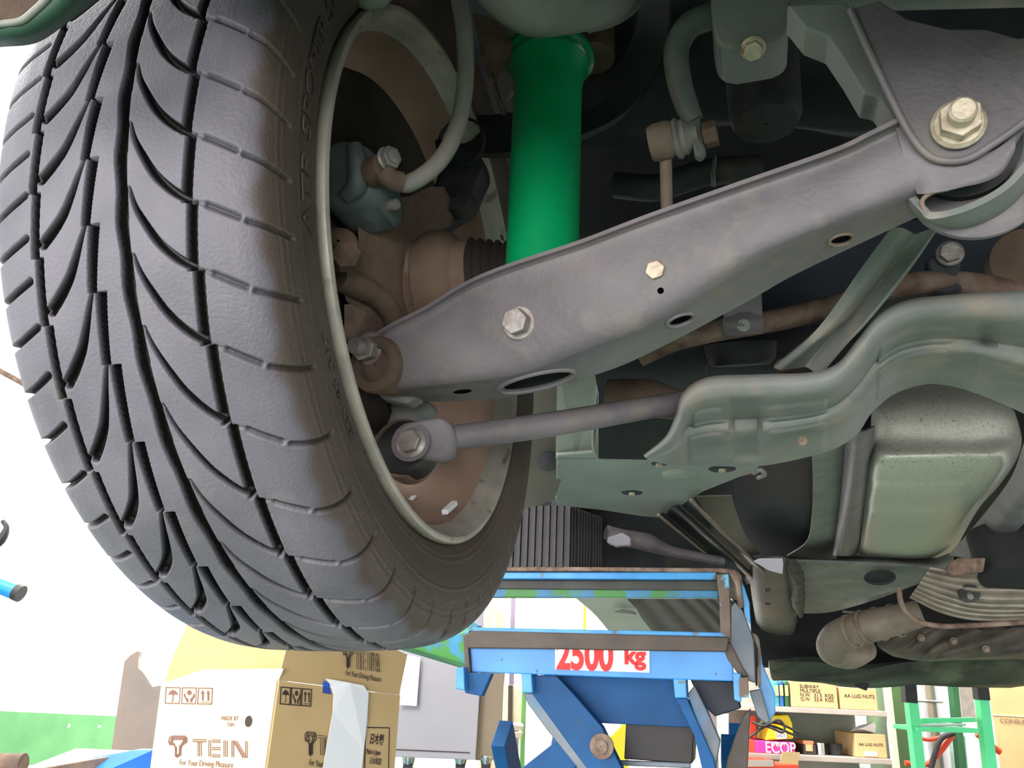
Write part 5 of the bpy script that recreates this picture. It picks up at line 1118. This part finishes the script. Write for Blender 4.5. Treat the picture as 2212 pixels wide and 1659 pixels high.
for i, (x0, x1) in enumerate(((1676, 1684), (1686, 1694), (1697, 1705))):
    a = PY(x0, 1480, SY); b = PY(x1, 1480, SY)
    t_ = thing('flat_box', ('teal and brown flat box standing leftmost on the upper shelf', 'blue and brown flat box standing second on the upper shelf', 'dark green flat box leaning against the large printed carton')[i], 'box', ((a.x+b.x)/2, SY+.15, za))
    v0 = [Vector((a.x, SY+.03, za+.002)), Vector((b.x, SY+.03, za+.002)), Vector((b.x+.003, SY+.03, a.z+.03)), Vector((a.x+.003, SY+.03, a.z+.01))]
    prism('body', v0, Vector((0, .25, 0)), (mat('teal', (.05, .3, .3)), tape_m, dgreen_m)[i] if i != 1 else mat('deep_blue', (.03, .12, .4)), t_, bev=.002)
    bx('card_top', a.x+.004, b.x+.001, SY+.028, SY+.03, (za+a.z)/2, a.z, card_m, t_, 0)
mc = carton('tire_brand_box', 'magenta box with white lettering beside the lift on the lower shelf', 1630, 1716, 1600, zb2, .3, mag_m, y=SY+.01, cat='box')
text('print', 'ECOP', (PY(1654, 1626, SY).x, SY+.008, PY(1654, 1626, SY).z), (1, 0, 0), (0, 0, 1), .085, paper_m, mc, .001, sx=.82)
text('print', 'ENJOY', (PY(1667, 1612, SY).x, SY+.008, PY(1667, 1611, SY).z), (1, 0, 0), (0, 0, 1), .028, paper_m, mc, .001)
bx('red_end', PY(1614, 1600, SY).x, PY(1631, 1600, SY).x, SY+.01, SY+.2, zb2+.001, PY(1620, 1598, SY).z, redp_m, mc, .002)
yc = thing('charger', 'yellow machine case with tangled black cables on top of the magenta box', 'machine', PY(1690, 1598, SY))
yb('case', [(1655, 1600), (1668, 1546), (1704, 1544), (1712, 1562), (1716, 1596)], SY+.03, .2, yel_m, yc, .01)
yb('print_panel', [(1675, 1580), (1696, 1576), (1700, 1595), (1678, 1597)], SY+.024, .003, paper_m, yc, 0)
text('print', 'EASY BASIC', PY(1677, 1592, SY+.020), (1, 0, 0), (0, 0, 1), .03, ink_m, yc, .0005, sx=.8)
tube('cable', [PY(1625, 1560, SY-.05), PY(1650, 1568, SY-.07), PY(1680, 1555, SY-.07), PY(1694, 1568, SY-.07), PY(1690, 1582, SY-.07), PY(1665, 1572, SY-.07), PY(1640, 1564, SY-.06), PY(1680, 1562, SY-.06), PY(1726, 1584, SY-.05), PY(1712, 1586, SY-.05), PY(1660, 1568, SY-.05), PY(1620, 1592, SY-.05)], .007, black_m, yc, 8, 120)
tagg(yb('orange_pack', [(1622, 1546), (1632, 1546), (1634, 1596), (1620, 1594)], SY+.1, .1, redp_m), 'orange red pack left of the yellow machine', 'box')
small = [('battery_pack', 'dark block with a tan label right of the magenta box', 'box', (1736, 1762, 1608), ink_m), ('tin_can', 'short silver and black tin on the lower shelf', 'can', (1764, 1792, 1606), chrome_m), ('black_jar', 'black glossy jar left of the lower shelf carton', 'jar', (1798, 1828, 1608), black_m)]
for nm, lb_, ct, (x0, x1, tp), m_ in small:
    a = PY(x0, tp, SY+.05); b = PY(x1, tp, SY+.05)
    if nm == 'battery_pack':
        t_ = thing(nm, lb_, ct, ((a.x+b.x)/2, SY+.1, zb2)); bx('body', a.x, b.x, SY+.05, SY+.2, zb2+.001, a.z, m_, t_); bx('label', a.x+.01, b.x-.02, SY+.047, SY+.05, zb2+.02, zb2+.055, card_m, t_, 0)
        bx('lid', a.x, b.x-.01, SY+.05, SY+.2, a.z, a.z+.02, mat('orange_lid', (.6, .25, .12)), t_)
    else:
        tagg(lathe(nm, ((a.x+b.x)/2, SY+.12, zb2+.001), Z, [(0, .001), (0, (b.x-a.x)/2), (a.z-zb2, (b.x-a.x)/2), (a.z-zb2, .001)], m_, None, 24), lb_, ct)
fb = thing('open_small_box', 'open red and brown box with raised flap below the magenta box', 'box', PY(1690, 1655, SY-.3))
yb('flap', [(1690, 1624), (1728, 1625), (1724, 1652), (1684, 1648)], SY-.3, .004, card_m, fb, 0)
yb('body', [(1610, 1642), (1672, 1643), (1674, 1652), (1726, 1653), (1722, 1700), (1608, 1700)], SY-.31, .2, redp_m, fb)
yb('white_band', [(1608, 1642), (1670, 1642), (1672, 1656), (1608, 1656)], SY-.315, .003, shelf_m, fb, 0)
bx('stand', PY(1612, 1690, SY-.3).x, PY(1722, 1690, SY-.3).x, SY-.3, SY-.1, 0, PY(1660, 1700, SY-.3).z, shelf_m, fb)

# ---------------- far right: ladder, cylinder, hoses, big carton
ld = thing('step_ladder', 'mint green step ladder with black rubber caps', 'ladder', Vector((PY(2050, 1600, 4.2).x, 4.2, 0)))
def leg(x0, y0, x1, y1, w, y, m, n='leg'):
    a = PY(x0, y0, y); b = PY(x1, y1, y); d = (b-a); b = a+d*(a.z/(-d.z)) if n == 'leg' else b
    c = (a+b)/2; d = b-a; return box(n, c, d, d.cross(Vector((0, 1, 0))).normalized()*w, Vector((0, .05, 0)), m, ld)
leg(1966, 1500, 1984, 1659, .048, 4.2, mint_m); leg(2120, 1505, 2138, 1659, .048, 4.2, mint_m)
leg(1962, 1478, 1965, 1518, .058, 4.19, black_m, 'rubber_cap'); leg(2117, 1480, 2121, 1512, .058, 4.19, black_m, 'rubber_cap')
yb('top_rail', [(1990, 1552), (2108, 1550), (2108, 1560), (1990, 1563)], 4.2, .04, mint_m, ld)
yb('step', [(1980, 1570), (2118, 1574), (2112, 1584), (1982, 1580)], 4.15, .25, mint_m, ld)
yb('hinge_bar', [(1984, 1562), (2088, 1563), (2088, 1568), (1984, 1570)], 4.25, .03, chrome_m, ld)
cyl_ = thing('steel_drum', 'polished steel drum standing behind the ladder', 'drum', Vector((PY(2010, 1540, 5.4).x, 5.5, 0)))
cxx = PY(2012, 1540, 5.4).x; rr2 = (PY(2066, 1540, 5.4).x-PY(1970, 1540, 5.4).x)/2
lathe('barrel', (cxx, 5.4+rr2, 0), Z, [(0, .001), (0, rr2), (PY(2010, 1515, 5.4).z-.008, rr2), (PY(2010, 1515, 5.4).z, rr2+.01), (PY(2010, 1515, 5.4).z+.008, rr2), (1.75, rr2), (1.75, .001)], steel_m, cyl_, 64)
tagg(yb('green_cabinet', [(1924, 1475), (1964, 1475), (1978, 1700), (1942, 1700)], 5.2, .4, mat('olive_green', (.07, .13, .04), (.055, .105, .035), 4, .5)), 'olive green cabinet side between shelf unit and ladder', 'cabinet')
tagg(yb('grey_wall_board', [(2070, 1475), (2128, 1475), (2134, 1560), (2080, 1560)], 6.0, .03, mat('board', (.30, .26, .22))), 'grey brown board behind the ladder right leg', 'board')
tagg(yb('dark_green_post', [(2056, 1475), (2070, 1475), (2079, 1700), (2066, 1700)], 5.3, .06, dgreen_m), 'dark green post beside the steel drum', 'post')
fr = thing('steel_rack', 'pale green steel frame under the ladder step', 'frame', Vector((PY(2050, 1640, 4.9).x, 4.9, 0)))
yb('rail', [(1936, 1586), (2082, 1586), (2082, 1592), (1936, 1590)], 5.7, .3, mat('pale_green', (.12, .36, .22)), fr)
yb('upright', [(1936, 1588), (1947, 1588), (1953, 1800), (1944, 1800)], 5.7, .04, MATS['pale_green'], fr)
yb('upright', [(2071, 1588), (2085, 1590), (2094, 1800), (2082, 1800)], 5.7, .04, MATS['pale_green'], fr)
tagg(yb('galvanised_sheet', [(1948, 1592), (2074, 1592), (2080, 1720), (1956, 1720)], 6.1, .02, mat('galv', (.45, .47, .45), (.20, .36, .30), 3, .5, .1, .03, 20)), 'galvanised sheet with green tint behind the hoses', 'panel')
tagg(tube('red_hose', [PY(1955, 1648, 4.7), PY(2000, 1652, 4.7), PY(2030, 1625, 4.7), PY(2058, 1588, 4.7)], .014, redp_m, None, 10), 'thick red hose curving up below the ladder step', 'hose')
tagg(tube('red_hose', [PY(1982, 1592, 4.72), PY(2005, 1598, 4.72), PY(2035, 1592, 4.72)], .010, redp_m, None, 10), 'short thin red hose sagging right under the ladder step', 'hose')
tagg(tube('red_hose', [PY(2110, 1585, 4.5), PY(2135, 1605, 4.5), PY(2160, 1625, 4.5)], .016, redp_m, None, 10), 'red hose passing behind the right ladder leg', 'hose')
tagg(tube('black_cable', [PY(2010, 1665, 4.68), PY(2022, 1620, 4.68), PY(2035, 1594, 4.68), PY(2060, 1584, 4.68)], .014, black_m, None, 10), 'black cable hanging beside the red hose', 'cable')
bc = thing('large_carton', 'large brown double stacked carton at the right edge', 'cardboard box', Vector((PY(2200, 1600, 4.0).x, 4.0, 0)))
a = PY(2146, 1560, 4.75); vx = Vector((math.cos(.52), -math.sin(.52), 0)); vy = Vector((math.sin(.52), math.cos(.52), 0))
c0 = Vector((a.x, a.y, 0)); bc.location = c0
box('body', c0+vx*.4+vy*.2+Z*.8, vx*.8, vy*.4, Z*1.6, card_m, bc, .004)
box('white_side', c0-vx*.045+vy*.1+Z*.8, vx*.07, vy*.2, Z*1.6, paper_m, bc, .004)
box('fold_line', c0+vx*.4-vy*.002+Z*(PY(2180, 1546, 4.7).z), vx*.8, vy*.004, Z*.006, cardw_m, bc, 0)
text('print', 'CONSUMER', c0+vx*.03-vy*.004+Z*PY(2153, 1561, 4.72).z, vx, (0, 0, 1), .032, inkb_m, bc, .0004)
bpy.context.view_layer.update()
